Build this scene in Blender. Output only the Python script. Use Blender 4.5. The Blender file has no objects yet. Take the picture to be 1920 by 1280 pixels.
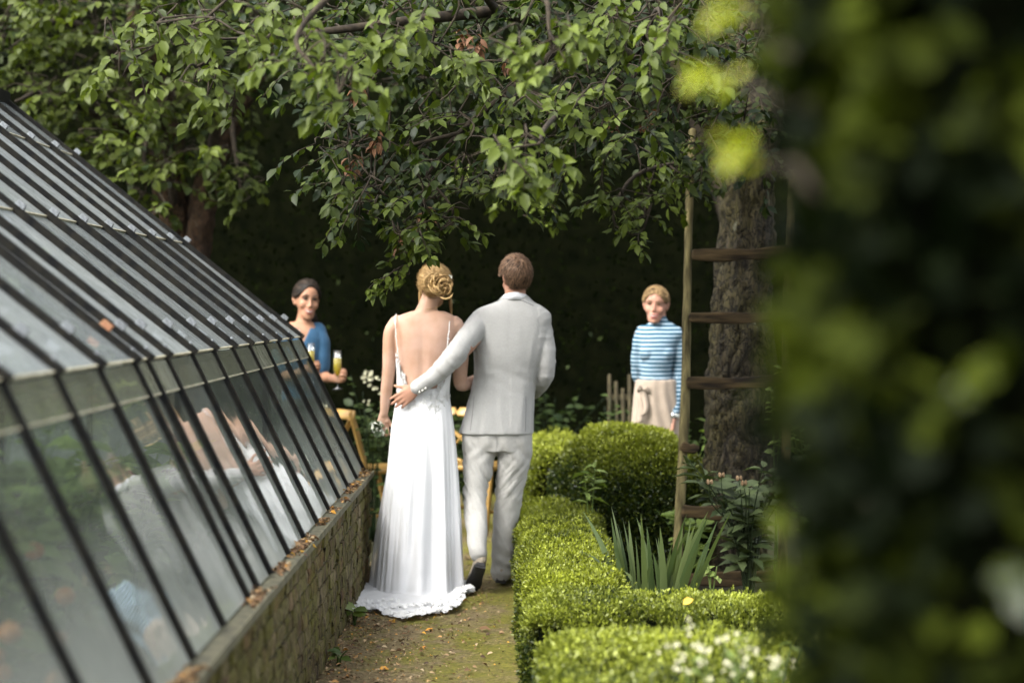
import bpy, bmesh, math, random
import numpy as np
from mathutils import Vector, Matrix, noise as mnoise

# ------------------------------------------------------------------ camera, sky, sun, exposure
SC = bpy.context.scene
COL = SC.collection
CAM_Z = 1.55
FPX = 3600.0                      # focal length in pixels of the 1920 px wide photograph
cam = bpy.data.cameras.new('camera')
cam.lens = 36.0 * FPX / 1920.0
cam.sensor_width = 36.0
cam.shift_y = -65.0 / 1920.0
cam.clip_start = 0.05
cam.clip_end = 400.0
cam.dof.use_dof = True
cam.dof.focus_distance = 8.9
cam.dof.aperture_fstop = 1.6
cam_ob = bpy.data.objects.new('camera', cam)
COL.objects.link(cam_ob)
cam_ob.location = (0, 0, CAM_Z)
cam_ob.rotation_euler = (math.radians(90), 0, 0)
SC.camera = cam_ob

SUN_DIR = Vector((-0.62, -0.50, 0.80)).normalized()      # towards the sun
world = bpy.data.worlds.new('World')
SC.world = world
world.use_nodes = True
wn, wl = world.node_tree.nodes, world.node_tree.links
wn.clear()
w_out = wn.new('ShaderNodeOutputWorld')
w_bg = wn.new('ShaderNodeBackground')
w_sky = wn.new('ShaderNodeTexSky')
w_hsv = wn.new('ShaderNodeHueSaturation')
w_sky.sky_type = 'NISHITA'
w_sky.sun_disc = False
w_sky.sun_elevation = math.asin(SUN_DIR.z)
w_sky.sun_rotation = math.atan2(SUN_DIR.x, SUN_DIR.y)
w_sky.dust_density = 4.0
w_hsv.inputs['Saturation'].default_value = 0.22           # thin overcast: a nearly grey sky
w_bg.inputs['Strength'].default_value = 0.15
wl.new(w_sky.outputs[0], w_hsv.inputs['Color'])
wl.new(w_hsv.outputs[0], w_bg.inputs['Color'])
wl.new(w_bg.outputs[0], w_out.inputs['Surface'])

sun = bpy.data.lights.new('sun', 'SUN')
sun.energy = 1.5
sun.angle = math.radians(50)
sun.color = (1.0, 0.955, 0.88)
sun_ob = bpy.data.objects.new('sun', sun)
COL.objects.link(sun_ob)
sun_ob.rotation_euler = SUN_DIR.to_track_quat('Z', 'Y').to_euler()
sun_ob.location = (-8, -6, 12)

SC.view_settings.view_transform = 'Standard'
SC.view_settings.look = 'None'
SC.view_settings.exposure = 2.2
SC.view_settings.gamma = 1.0
SC.render.engine = 'CYCLES'
SC.cycles.max_bounces = 10
SC.cycles.transparent_max_bounces = 24
SC.cycles.caustics_reflective = False
SC.cycles.caustics_refractive = False

RNG = np.random.default_rng(7)
random.seed(7)

# ------------------------------------------------------------------ helpers
def P(px, py, Y):
    "the point at depth Y that a measured spot of the photograph shows"
    return Vector(((px - 960.0) * Y / FPX, Y, CAM_Z - (py - 575.0) * Y / FPX))

BASE = {}

def tag(o, label=None, cat=None, group=None, kind=None):
    if label: o['label'] = label
    if cat: o['category'] = cat
    if group: o['group'] = group
    if kind: o['kind'] = kind
    return o

def empty(name, base=(0, 0, 0)):
    o = bpy.data.objects.new(name, None)
    o.empty_display_size = 0.1
    COL.objects.link(o)
    o.location = base
    BASE[o.name] = Vector(base)
    return o

def obj(name, me, m, parent=None, base=None, smooth=None):
    "link a mesh given in world coordinates; its origin goes to its own base or its parent's"
    if isinstance(me, bmesh.types.BMesh):
        bm = me
        me = bpy.data.meshes.new(name)
        bmesh.ops.recalc_face_normals(bm, faces=bm.faces[:])
        bm.to_mesh(me)
        bm.free()
    if m is not None:
        me.materials.clear()
        me.materials.append(m)
    if smooth is not None:
        me.polygons.foreach_set('use_smooth', [smooth] * len(me.polygons))
    o = bpy.data.objects.new(name, me)
    COL.objects.link(o)
    if parent is not None:
        b = BASE[parent.name]
        me.transform(Matrix.Translation(-b))
        o.parent = parent
        BASE[o.name] = b.copy()
    elif base is not None:
        b = Vector(base)
        me.transform(Matrix.Translation(-b))
        o.location = b
        BASE[o.name] = b
    else:
        BASE[o.name] = Vector((0, 0, 0))
    return o

def share(name, me, parent, loc, rot=(0, 0, 0), scale=(1, 1, 1)):
    "one more object on shared mesh data, placed in world coordinates under its thing"
    o = bpy.data.objects.new(name, me)
    COL.objects.link(o)
    o.parent = parent
    o.location = Vector(loc) - BASE[parent.name]
    o.rotation_euler = rot
    o.scale = scale
    return o

def add_box(bm, lo, hi, rot=None, at=None):
    lo, hi = Vector(lo), Vector(hi)
    vs = []
    for z in (lo.z, hi.z):
        for x, y in ((lo.x, lo.y), (hi.x, lo.y), (hi.x, hi.y), (lo.x, hi.y)):
            v = Vector((x, y, z))
            if rot is not None: v = rot @ v
            if at is not None: v = v + Vector(at)
            vs.append(bm.verts.new(v))
    for f in ((0, 3, 2, 1), (4, 5, 6, 7), (0, 1, 5, 4), (1, 2, 6, 5), (2, 3, 7, 6), (3, 0, 4, 7)):
        bm.faces.new([vs[i] for i in f])
    return vs

def add_bar(bm, a, b, w, h, up=(0, 0, 1)):
    "a rectangular bar from a to b, w across and h deep towards up (its underside on the line)"
    a, b, up = Vector(a), Vector(b), Vector(up)
    t = (b - a).normalized()
    s = t.cross(up).normalized()
    u = s.cross(t)
    vs = []
    for p in (a, b):
        for x, z in ((-w / 2, 0), (w / 2, 0), (w / 2, h), (-w / 2, h)):
            vs.append(bm.verts.new(p + s * x + u * z))
    for f in ((0, 1, 2, 3), (7, 6, 5, 4), (0, 4, 5, 1), (1, 5, 6, 2), (2, 6, 7, 3), (3, 7, 4, 0)):
        bm.faces.new([vs[i] for i in f])

def catmull(pts, n):
    pts = [np.asarray(p, float) for p in pts]
    if len(pts) == 2:
        return [pts[0] + (pts[1] - pts[0]) * t for t in np.linspace(0, 1, n + 1)]
    out = []
    for i in range(len(pts) - 1):
        p0 = pts[i - 1] if i else 2 * pts[0] - pts[1]
        p1, p2 = pts[i], pts[i + 1]
        p3 = pts[i + 2] if i + 2 < len(pts) else 2 * p2 - p1
        for t in np.arange(n) / n:
            out.append(.5 * (2 * p1 + (p2 - p0) * t + (2 * p0 - 5 * p1 + 4 * p2 - p3) * t * t + (3 * p1 - p0 - 3 * p2 + p3) * t ** 3))
    out.append(pts[-1])
    return out

def tube(bm, pts, rad, n=12, ref=(1, 0, 0), sub=4, cap=True, ex=2.0):
    "a closed tube; each rad a number or (along ref, across ref)"
    R = [(r, r) if np.isscalar(r) else tuple(r) for r in rad]
    data = [np.concatenate([np.asarray(p, float), np.asarray(r, float)]) for p, r in zip(pts, R)]
    S = catmull(data, sub) if sub > 1 else data
    C = np.array([s[:3] for s in S]); RR = np.maximum(np.array([s[3:] for s in S]), 1e-4)
    if cap:   # rounded ends
        t0 = C[0] - C[1]; t0 /= np.linalg.norm(t0) + 1e-9
        t1 = C[-1] - C[-2]; t1 /= np.linalg.norm(t1) + 1e-9
        r0, r1 = RR[0].min(), RR[-1].min()
        C = np.vstack([C[0] + t0 * r0 * .95, C[0] + t0 * r0 * .6, C, C[-1] + t1 * r1 * .6, C[-1] + t1 * r1 * .95])
        RR = np.vstack([RR[0] * .3, RR[0] * .8, RR, RR[-1] * .8, RR[-1] * .3])
    T = np.gradient(C, axis=0)
    T /= np.linalg.norm(T, axis=1)[:, None] + 1e-9
    ref = np.asarray(ref, float)
    rings = []
    for c, r, t in zip(C, RR, T):
        u = ref - t * ref.dot(t)
        u /= np.linalg.norm(u) + 1e-9
        v = np.cross(t, u)
        ring = []
        for k in range(n):
            a = 2 * math.pi * k / n
            ca, sa = math.cos(a), math.sin(a)
            q = 2.0 / ex
            x = math.copysign(abs(ca) ** q, ca); y = math.copysign(abs(sa) ** q, sa)
            ring.append(bm.verts.new(c + u * r[0] * x + v * r[1] * y))
        rings.append(ring)
    for A, B in zip(rings, rings[1:]):
        for k in range(n):
            bm.faces.new((A[k], A[(k + 1) % n], B[(k + 1) % n], B[k]))
    bm.faces.new(rings[0][::-1])
    bm.faces.new(rings[-1])

def rings_loft(bm, rings, n=28, sub=3, ex=2.3, cap=True):
    "horizontal rings (cx, cy, z, rx, ry) joined into one closed body"
    S = catmull([np.array(r, float) for r in rings], sub)
    prev = None; first = None
    for s in S:
        cx, cy, z, rx, ry = s
        rx, ry = max(rx, .002), max(ry, .002)
        ring = []
        for k in range(n):
            a = 2 * math.pi * k / n
            ca, sa = math.cos(a), math.sin(a)
            q = 2.0 / ex
            ring.append(bm.verts.new((cx + rx * math.copysign(abs(ca) ** q, ca), cy + ry * math.copysign(abs(sa) ** q, sa), z)))
        if prev:
            for k in range(n):
                bm.faces.new((prev[k], prev[(k + 1) % n], ring[(k + 1) % n], ring[k]))
        else:
            first = ring
        prev = ring
    if cap:
        bm.faces.new(first[::-1]); bm.faces.new(prev)

def ball(bm, c, r, mat=None, seg=14):
    "an ellipsoid; r a number or three; mat an optional 4x4 applied last"
    r = (r, r, r) if np.isscalar(r) else r
    M = Matrix.Translation(Vector(c)) @ Matrix.Diagonal((r[0], r[1], r[2], 1))
    if mat is not None: M = mat @ M
    bmesh.ops.create_uvsphere(bm, u_segments=seg, v_segments=max(6, seg * 2 // 3), radius=1.0, matrix=M)

def remesh(bm, voxel, smooth=2, factor=.5):
    "fuse overlapping closed shapes into one continuous surface"
    me = bpy.data.meshes.new('fuse')
    bmesh.ops.recalc_face_normals(bm, faces=bm.faces[:])
    bm.to_mesh(me); bm.free()
    o = bpy.data.objects.new('fuse', me)
    COL.objects.link(o)
    md = o.modifiers.new('r', 'REMESH'); md.mode = 'VOXEL'; md.voxel_size = voxel; md.use_smooth_shade = True
    if smooth:
        ms = o.modifiers.new('s', 'SMOOTH'); ms.factor = factor; ms.iterations = smooth
    dg = bpy.context.evaluated_depsgraph_get()
    out = bpy.data.meshes.new_from_object(o.evaluated_get(dg))
    bpy.data.objects.remove(o)
    bpy.data.meshes.remove(me)
    out.polygons.foreach_set('use_smooth', [True] * len(out.polygons))
    return out

def get_co(me):
    a = np.empty(len(me.vertices) * 3, np.float32)
    me.vertices.foreach_get('co', a)
    return a.reshape(-1, 3).astype(float)

def get_no(me):
    a = np.empty(len(me.vertices) * 3, np.float32)
    me.vertices.foreach_get('normal', a)
    return a.reshape(-1, 3).astype(float)

def set_co(me, a):
    me.vertices.foreach_set('co', np.asarray(a, np.float32).ravel())
    me.update()

def vnoise(p, seed=0):
    "smooth value noise in [0,1] at points (N,3)"
    p = np.asarray(p, float)
    i = np.floor(p).astype(np.int64); f = p - i
    f = f * f * (3 - 2 * f)
    def h(x, y, z):
        n = (x * 374761393 + y * 668265263 + z * 2147483647 + seed * 1274126177) & 0x7fffffff
        n = ((n ^ (n >> 13)) * 1274126177) & 0x7fffffff
        n = ((n ^ (n >> 15)) * 668265263) & 0x7fffffff
        return ((n >> 8) & 0xffff) / 65535.0
    r = 0
    for dx in (0, 1):
        for dy in (0, 1):
            for dz in (0, 1):
                w = (f[:, 0] if dx else 1 - f[:, 0]) * (f[:, 1] if dy else 1 - f[:, 1]) * (f[:, 2] if dz else 1 - f[:, 2])
                r = r + w * h(i[:, 0] + dx, i[:, 1] + dy, i[:, 2] + dz)
    return r

def fbm(p, o=4, seed=0):
    s, a, t = 0, 1.0, 0
    for k in range(o):
        s = s + a * vnoise(np.asarray(p) * 2 ** k, seed + k); t += a; a *= .5
    return s / t

def mesh_np(name, V, F, tone=None):
    "mesh from arrays: V (n,3), F (m,k) all of one size; tone one number per vertex"
    V = np.asarray(V, np.float32); F = np.asarray(F, np.int32)
    me = bpy.data.meshes.new(name)
    me.vertices.add(len(V)); me.vertices.foreach_set('co', V.ravel())
    m, k = F.shape
    me.loops.add(m * k); me.loops.foreach_set('vertex_index', F.ravel())
    me.polygons.add(m)
    me.polygons.foreach_set('loop_start', np.arange(0, m * k, k, dtype=np.int32))
    me.polygons.foreach_set('loop_total', np.full(m, k, np.int32))
    me.update(calc_edges=True)
    if tone is not None:
        at = me.attributes.new('tone', 'FLOAT', 'POINT')
        at.data.foreach_set('value', np.asarray(tone, np.float32))
    return me

LEAF_SMALL = (np.array([(0, 0, 0), (-.27, .45, .07), (0, 1, 0), (.27, .45, .07)], float), np.array([(0, 2, 1), (0, 3, 2)]))
LEAF_BIG = (np.array([(0, 0, 0), (-.24, .26, .06), (0, .28, 0), (.24, .26, .06), (-.25, .6, .05), (0, .62, -.03), (.25, .6, .05), (0, 1, -.13)], float),
            np.array([(0, 2, 1), (0, 3, 2), (1, 2, 5), (1, 5, 4), (2, 3, 6), (2, 6, 5), (4, 5, 7), (5, 6, 7)]))
LEAF_BIG2 = (LEAF_BIG[0] * np.array([1.18, 1, 1.9]) + np.array([0, 0, 0]) , LEAF_BIG[1])
LEAF_BLADE = (np.array([(-.03, 0, 0), (.03, 0, 0), (-.045, .35, .01), (.045, .35, .01), (-.04, .7, 0), (.04, .7, 0), (0, 1, -.03)], float),
              np.array([(0, 1, 3), (0, 3, 2), (2, 3, 5), (2, 5, 4), (4, 5, 6)]))

def norm(a):
    a = np.asarray(a, float)
    return a / (np.linalg.norm(a, axis=-1, keepdims=True) + 1e-9)

def leaves(name, pos, d, nrm, size, tone, tpl=LEAF_SMALL, width=1.0):
    "N leaves as one mesh: base points, directions, rough normals, lengths, tones"
    T, F = tpl
    pos = np.asarray(pos, float); d = norm(d)
    nrm = np.asarray(nrm, float)
    nrm = norm(nrm - d * (nrm * d).sum(1, keepdims=True))
    s = np.cross(d, nrm)
    size = np.broadcast_to(np.asarray(size, float), (len(pos),))
    V = pos[:, None, :] + size[:, None, None] * (T[None, :, 0:1] * width * s[:, None, :] + T[None, :, 1:2] * d[:, None, :] + T[None, :, 2:3] * nrm[:, None, :])
    k = len(T)
    Fs = (F[None] + (np.arange(len(pos)) * k)[:, None, None]).reshape(-1, 3)
    tn = np.repeat(np.broadcast_to(tone, (len(pos),)), k)
    me = mesh_np(name, V.reshape(-1, 3), Fs, tn)
    if k > 4: me.polygons.foreach_set('use_smooth', [True] * len(me.polygons))
    return me

def leaf_frame(p, d, n, L):
    d = Vector(d).normalized(); n = Vector(n); n = (n - d * n.dot(d)).normalized()
    s = d.cross(n)
    return Matrix(((s.x * L, d.x * L, n.x * L, p[0]), (s.y * L, d.y * L, n.y * L, p[1]), (s.z * L, d.z * L, n.z * L, p[2]), (0, 0, 0, 1)))

# ------------------------------------------------------------------ materials
def new_mat(name):
    m = bpy.data.materials.new(name)
    m.use_nodes = True
    nt = m.node_tree
    for n in list(nt.nodes): nt.nodes.remove(n)
    return m, nt

def N(nt, kind, **kw):
    n = nt.nodes.new('ShaderNode' + kind)
    for k, v in kw.items():
        if k in n.inputs.keys(): n.inputs[k].default_value = v
        else: setattr(n, k, v)
    return n

def ramp(nt, fac, stops):
    r = nt.nodes.new('ShaderNodeValToRGB')
    el = r.color_ramp.elements
    while len(el) < len(stops): el.new(.5)
    for e, (p, c) in zip(el, stops):
        e.position = p
        e.color = (*c, 1) if len(c) == 3 else c
    nt.links.new(fac, r.inputs[0])
    return r.outputs[0]

def mixc(nt, fac, a, b, mode='MIX'):
    n = nt.nodes.new('ShaderNodeMix')
    n.data_type = 'RGBA'; n.blend_type = mode
    for sock, v in ((n.inputs[0], fac), (n.inputs[6], a), (n.inputs[7], b)):
        if hasattr(v, 'links'): nt.links.new(v, sock)
        elif np.isscalar(v): sock.default_value = v
        else: sock.default_value = (*v, 1)
    return n.outputs[2]

def math_(nt, op, a, b=0.0, c=0.0):
    n = nt.nodes.new('ShaderNodeMath'); n.operation = op
    for s, v in zip(n.inputs, (a, b, c)):
        if hasattr(v, 'links'): nt.links.new(v, s)
        else: s.default_value = v
    return n.outputs[0]

def coords(nt, scale=(1, 1, 1)):
    tc = nt.nodes.new('ShaderNodeTexCoord')
    mp = nt.nodes.new('ShaderNodeMapping')
    mp.inputs['Scale'].default_value = scale
    nt.links.new(tc.outputs['Object'], mp.inputs[0])
    return mp.outputs[0]

def noise_(nt, vec, scale, detail=4, rough=.55, dist=0.0):
    n = N(nt, 'TexNoise', Scale=scale, Detail=detail, Roughness=rough, Distortion=dist)
    nt.links.new(vec, n.inputs['Vector'])
    return n.outputs['Fac']

def finish(nt, bsdf):
    o = nt.nodes.new('ShaderNodeOutputMaterial')
    nt.links.new(bsdf, o.inputs['Surface'])

def bump(nt, h, strength=.5, dist=.01):
    b = N(nt, 'Bump', Strength=strength, Distance=dist)
    nt.links.new(h, b.inputs['Height'])
    return b.outputs[0]

def mat(name, c1, c2=None, scale=12, rough=.6, stretch=(1, 1, 1), bmp=0.0, bdist=.005, spec=.5, metal=0.0, detail=4, lo=.35, hi=.65, sheen=0, sss=0, rand=0.0):
    m, nt = new_mat(name)
    b = N(nt, 'BsdfPrincipled', Roughness=rough, Metallic=metal)
    b.inputs['Specular IOR Level'].default_value = spec
    if sheen: b.inputs['Sheen Weight'].default_value = sheen
    if sss:
        b.inputs['Subsurface Weight'].default_value = sss
        b.inputs['Subsurface Radius'].default_value = (.012, .005, .003)
        b.inputs['Subsurface Scale'].default_value = 1.0
    if c2 is None: c2 = tuple(x * .8 for x in c1)
    v = coords(nt, stretch)
    f = noise_(nt, v, scale, detail)
    c = ramp(nt, f, [(lo, c1), (hi, c2)])
    if rand:
        oi = nt.nodes.new('ShaderNodeObjectInfo')
        k = math_(nt, 'MULTIPLY_ADD', oi.outputs['Random'], rand * 2, 1 - rand)
        hs = N(nt, 'HueSaturation'); nt.links.new(c, hs.inputs['Color']); nt.links.new(k, hs.inputs['Value'])
        c = hs.outputs[0]
    nt.links.new(c, b.inputs['Base Color'])
    if bmp:
        nt.links.new(bump(nt, f, bmp, bdist), b.inputs['Normal'])
    finish(nt, b.outputs[0])
    return m

def leaf_mat(name, c_dark, c_light, rough=.4, trans=.3, spec=.5, back=None, tcol=None):
    "leaf: two natural greens by the leaf's own tone, some light passing through"
    m, nt = new_mat(name)
    at = N(nt, 'Attribute'); at.attribute_name = 'tone'
    oi = nt.nodes.new('ShaderNodeObjectInfo')
    t = math_(nt, 'ADD', at.outputs['Fac'], math_(nt, 'MULTIPLY_ADD', oi.outputs['Random'], .3, -.15))
    c = ramp(nt, t, [(0.0, c_dark), (1.0, c_light)])
    b = N(nt, 'BsdfPrincipled', Roughness=rough)
    b.inputs['Specular IOR Level'].default_value = spec
    nt.links.new(c, b.inputs['Base Color'])
    tr = nt.nodes.new('ShaderNodeBsdfTranslucent')
    tc = mixc(nt, 1.0, c, tcol or (1.15, 1.25, .45), 'MULTIPLY')
    nt.links.new(tc, tr.inputs['Color'])
    mx = N(nt, 'MixShader'); mx.inputs[0].default_value = trans
    nt.links.new(b.outputs[0], mx.inputs[1]); nt.links.new(tr.outputs[0], mx.inputs[2])
    finish(nt, mx.outputs[0])
    return m
# ------------------------------------------------------------------ ground and path
def soil_mat():
    m, nt = new_mat('soil')
    v = coords(nt)
    b = N(nt, 'BsdfPrincipled', Roughness=.95)
    b.inputs['Specular IOR Level'].default_value = .2
    f = noise_(nt, v, 9, 6, .65)
    c = ramp(nt, f, [(.3, (.018, .014, .009)), (.7, (.05, .04, .026))])
    g = noise_(nt, v, 1.3, 3)
    c = mixc(nt, math_(nt, 'MULTIPLY', g, .5), c, (.03, .05, .012))
    nt.links.new(c, b.inputs['Base Color'])
    nt.links.new(bump(nt, f, .8, .03), b.inputs['Normal'])
    finish(nt, b.outputs[0])
    return m

def path_mat():
    m, nt = new_mat('mossy_path')
    v = coords(nt)
    b = N(nt, 'BsdfPrincipled', Roughness=.92)
    b.inputs['Specular IOR Level'].default_value = .25
    fine = noise_(nt, v, 38, 6, .75)
    mid = noise_(nt, v, 7, 5, .65)
    dirt = ramp(nt, fine, [(.28, (.035, .025, .013)), (.46, (.14, .106, .052)), (.60, (.25, .195, .10)), (.74, (.38, .31, .19))])
    moss = ramp(nt, fine, [(.3, (.06, .065, .008)), (.65, (.21, .20, .022))])
    big = noise_(nt, coords(nt, (1.6, .7, 1)), 2.6, 4, .6)
    sx = N(nt, 'SeparateXYZ'); nt.links.new(v, sx.inputs[0])
    right = math_(nt, 'MULTIPLY_ADD', sx.outputs['X'], .26, .13)     # moss grows thicker by the hedge
    k = math_(nt, 'ADD', math_(nt, 'ADD', math_(nt, 'MULTIPLY', big, .8), math_(nt, 'MULTIPLY', mid, .5)), right)
    k = ramp(nt, k, [(.60, (0, 0, 0)), (.78, (1, 1, 1))])
    c = mixc(nt, math_(nt, 'MULTIPLY', k, .85), dirt, moss)
    nt.links.new(c, b.inputs['Base Color'])
    nt.links.new(bump(nt, math_(nt, 'ADD', fine, mid), .9, .02), b.inputs['Normal'])
    finish(nt, b.outputs[0])
    return m

def sheet(name, x0, x1, y0, y1, nx, ny, z, amp, m, seed=1, sc=6.0):
    xs, ys = np.meshgrid(np.linspace(x0, x1, nx), np.linspace(y0, y1, ny))
    p = np.stack([xs.ravel(), ys.ravel(), np.zeros(xs.size)], 1)
    p[:, 2] = z + amp * (fbm(p * sc, 4, seed) - .5)
    i = np.arange(nx * ny).reshape(ny, nx)
    F = np.stack([i[:-1, :-1], i[:-1, 1:], i[1:, 1:], i[1:, :-1]], -1).reshape(-1, 4)
    o = obj(name, mesh_np(name, p, F), m, smooth=True)
    return tag(o, kind='structure')

sheet('ground', -120, 120, -60, 180, 60, 60, -.03, .0, soil_mat())
sheet('garden_path', -.86, .16, 2.0, 16.0, 70, 700, .0, .022, path_mat(), 3, 9.0)

# ------------------------------------------------------------------ greenhouse
BLACK = mat('black_bar', (.004, .0045, .005), (.014, .013, .010), 25, .6, (1, 1, 1), .3, .004, .08)
STEEL = mat('galvanised_steel', (.16, .17, .18), (.3, .32, .33), 40, .4, metal=.75)
PUTTY = mat('old_putty', (.25, .225, .15), (.42, .39, .28), 20, .8)
RUST = mat('rusty_clip_steel', (.2, .08, .035), (.3, .16, .08), 40, .7)
MOSSY_METAL = mat('mossy_ledge', (.06, .055, .035), (.13, .12, .07), 18, .85, bmp=.5)

def glass_mat(name, dirt, tint, algae_glare=0.0, streak=(1, 1, 1), dcol=(.47, .485, .49)):
    "thin old greenhouse glass: clear, mirrored at a grazing angle, filmed with dirt"
    m, nt = new_mat(name)
    lw = N(nt, 'LayerWeight', Blend=.5)
    ge = nt.nodes.new('ShaderNodeNewGeometry')
    fr = math_(nt, 'MULTIPLY_ADD', math_(nt, 'POWER', lw.outputs['Facing'], 4.5), .90, .07)
    fr = math_(nt, 'MULTIPLY', fr, math_(nt, 'SUBTRACT', 1.0, ge.outputs['Backfacing']))
    tr = nt.nodes.new('ShaderNodeBsdfTransparent'); tr.inputs[0].default_value = (*tint, 1)
    gl = N(nt, 'BsdfGlossy', Roughness=.03); gl.inputs['Color'].default_value = (.95, .97, 1, 1)
    v = coords(nt)
    wob = noise_(nt, v, 1.7, 2)
    nt.links.new(bump(nt, wob, .10, .05), gl.inputs['Normal'])
    m1 = N(nt, 'MixShader'); nt.links.new(fr, m1.inputs[0]); nt.links.new(tr.outputs[0], m1.inputs[1]); nt.links.new(gl.outputs[0], m1.inputs[2])
    df = N(nt, 'BsdfDiffuse')
    tl = N(nt, 'BsdfTranslucent')
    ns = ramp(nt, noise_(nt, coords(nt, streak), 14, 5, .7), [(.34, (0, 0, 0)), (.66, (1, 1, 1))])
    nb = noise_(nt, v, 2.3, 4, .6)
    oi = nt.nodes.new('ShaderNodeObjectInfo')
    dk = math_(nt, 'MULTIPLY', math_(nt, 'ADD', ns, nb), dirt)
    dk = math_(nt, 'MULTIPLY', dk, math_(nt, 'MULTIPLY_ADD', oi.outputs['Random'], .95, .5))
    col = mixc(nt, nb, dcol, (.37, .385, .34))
    if algae_glare:
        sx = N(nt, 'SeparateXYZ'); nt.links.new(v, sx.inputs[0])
        # Algae and lime rise from the lower edge, paled to paint in reflections
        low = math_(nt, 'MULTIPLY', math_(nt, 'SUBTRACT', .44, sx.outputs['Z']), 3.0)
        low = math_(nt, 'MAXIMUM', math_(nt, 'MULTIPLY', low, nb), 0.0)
        dk = math_(nt, 'MINIMUM', math_(nt, 'ADD', dk, math_(nt, 'MULTIPLY', low, algae_glare)), .8)
    nt.links.new(col, df.inputs['Color']); nt.links.new(col, tl.inputs['Color'])
    m0 = N(nt, 'MixShader'); m0.inputs[0].default_value = .4
    nt.links.new(df.outputs[0], m0.inputs[1]); nt.links.new(tl.outputs[0], m0.inputs[2])
    m2 = N(nt, 'MixShader'); nt.links.new(dk, m2.inputs[0]); nt.links.new(m1.outputs[0], m2.inputs[1]); nt.links.new(m0.outputs[0], m2.inputs[2])
    finish(nt, m2.outputs[0])
    return m

GLASS_ROOF = glass_mat('roof_glass', .46, (.8, .86, .86), 0, (1, 9, 1), (.42, .455, .48))  # bluish dirt colour also carries a painted sky reflection
GLASS_SIDE = glass_mat('side_glass', .10, (.86, .9, .88), .8, (1, 9, 1), (.56, .57, .53))  # pale film colour paints dress and sky reflections over the real dirt
GLASS_STRIP = glass_mat('strip_glass', .34, (.8, .84, .76), 0, (1, 9, 1), (.45, .43, .3))

house = empty('greenhouse', (-.86, 10.95, .6))
tag(house, 'long low greenhouse of dirty glass panes between black glazing bars on a mossy brick base', 'greenhouse')

SILL = Vector((-.856, 0, .612)); EAVE = Vector((-1.222, 0, 1.36)); RIDGE = Vector((-2.92, 0, 2.725))
S_EAVE = Vector((-1.235, 0, 1.378))
side_t = (EAVE - SILL).normalized(); side_n = Vector((side_t.z, 0, -side_t.x))      # outward (+x)
roof_t = (RIDGE - S_EAVE).normalized(); roof_n = Vector((roof_t.z, 0, -roof_t.x))
if roof_n.z < 0: roof_n = -roof_n
if side_n.x < 0: side_n = -side_n
ROOF_L = (RIDGE - S_EAVE).length; SIDE_L = (EAVE - SILL).length
BARS = [10.95, 10.42, 9.89, 9.36, 8.83, 8.30, 7.77, 7.24, 6.71, 6.36, 6.14, 5.61, 5.08, 4.55, 4.02, 3.49, 2.96, 2.43, 1.90]
XMID = RIDGE.x
def mirror(v): return Vector((2 * XMID - v.x, v.y, v.z))
def at(v, y): return Vector((v.x, y, v.z))

def slab(bm, o, t, n, l0, l1, y0, y1, h0, h1, th):
    "a thin pane on a slope: from l0 to l1 up the slope, lifted h0..h1 off it"
    vs = []
    for dz in (0, th):
        for l, h in ((l0, h0), (l1, h1)):
            for y in (y0, y1):
                p = o + t * l + n * (h + dz); vs.append(bm.verts.new((p.x, y, p.z)))
    for f in ((0, 1, 3, 2), (4, 6, 7, 5), (0, 4, 5, 1), (2, 3, 7, 6), (0, 2, 6, 4), (1, 5, 7, 3)):
        bm.faces.new([vs[i] for i in f])

def clip_mesh(m):
    bm = bmesh.new()
    add_box(bm, (-.016, -.02, 0), (.016, .02, .006))
    add_box(bm, (-.012, -.018, .006), (-.006, .018, .02))
    add_box(bm, (.006, -.018, .006), (.012, .018, .02))
    add_box(bm, (-.006, -.006, .006), (.006, .006, .014))
    me = bpy.data.meshes.new('clip'); bm.to_mesh(me); bm.free(); me.materials.append(m)
    return me
CLIP, CLIP_RUST = clip_mesh(STEEL), clip_mesh(RUST)
rot_roof = Matrix((Vector((0, 1, 0)), roof_t, roof_n)).transposed().to_euler()

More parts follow.
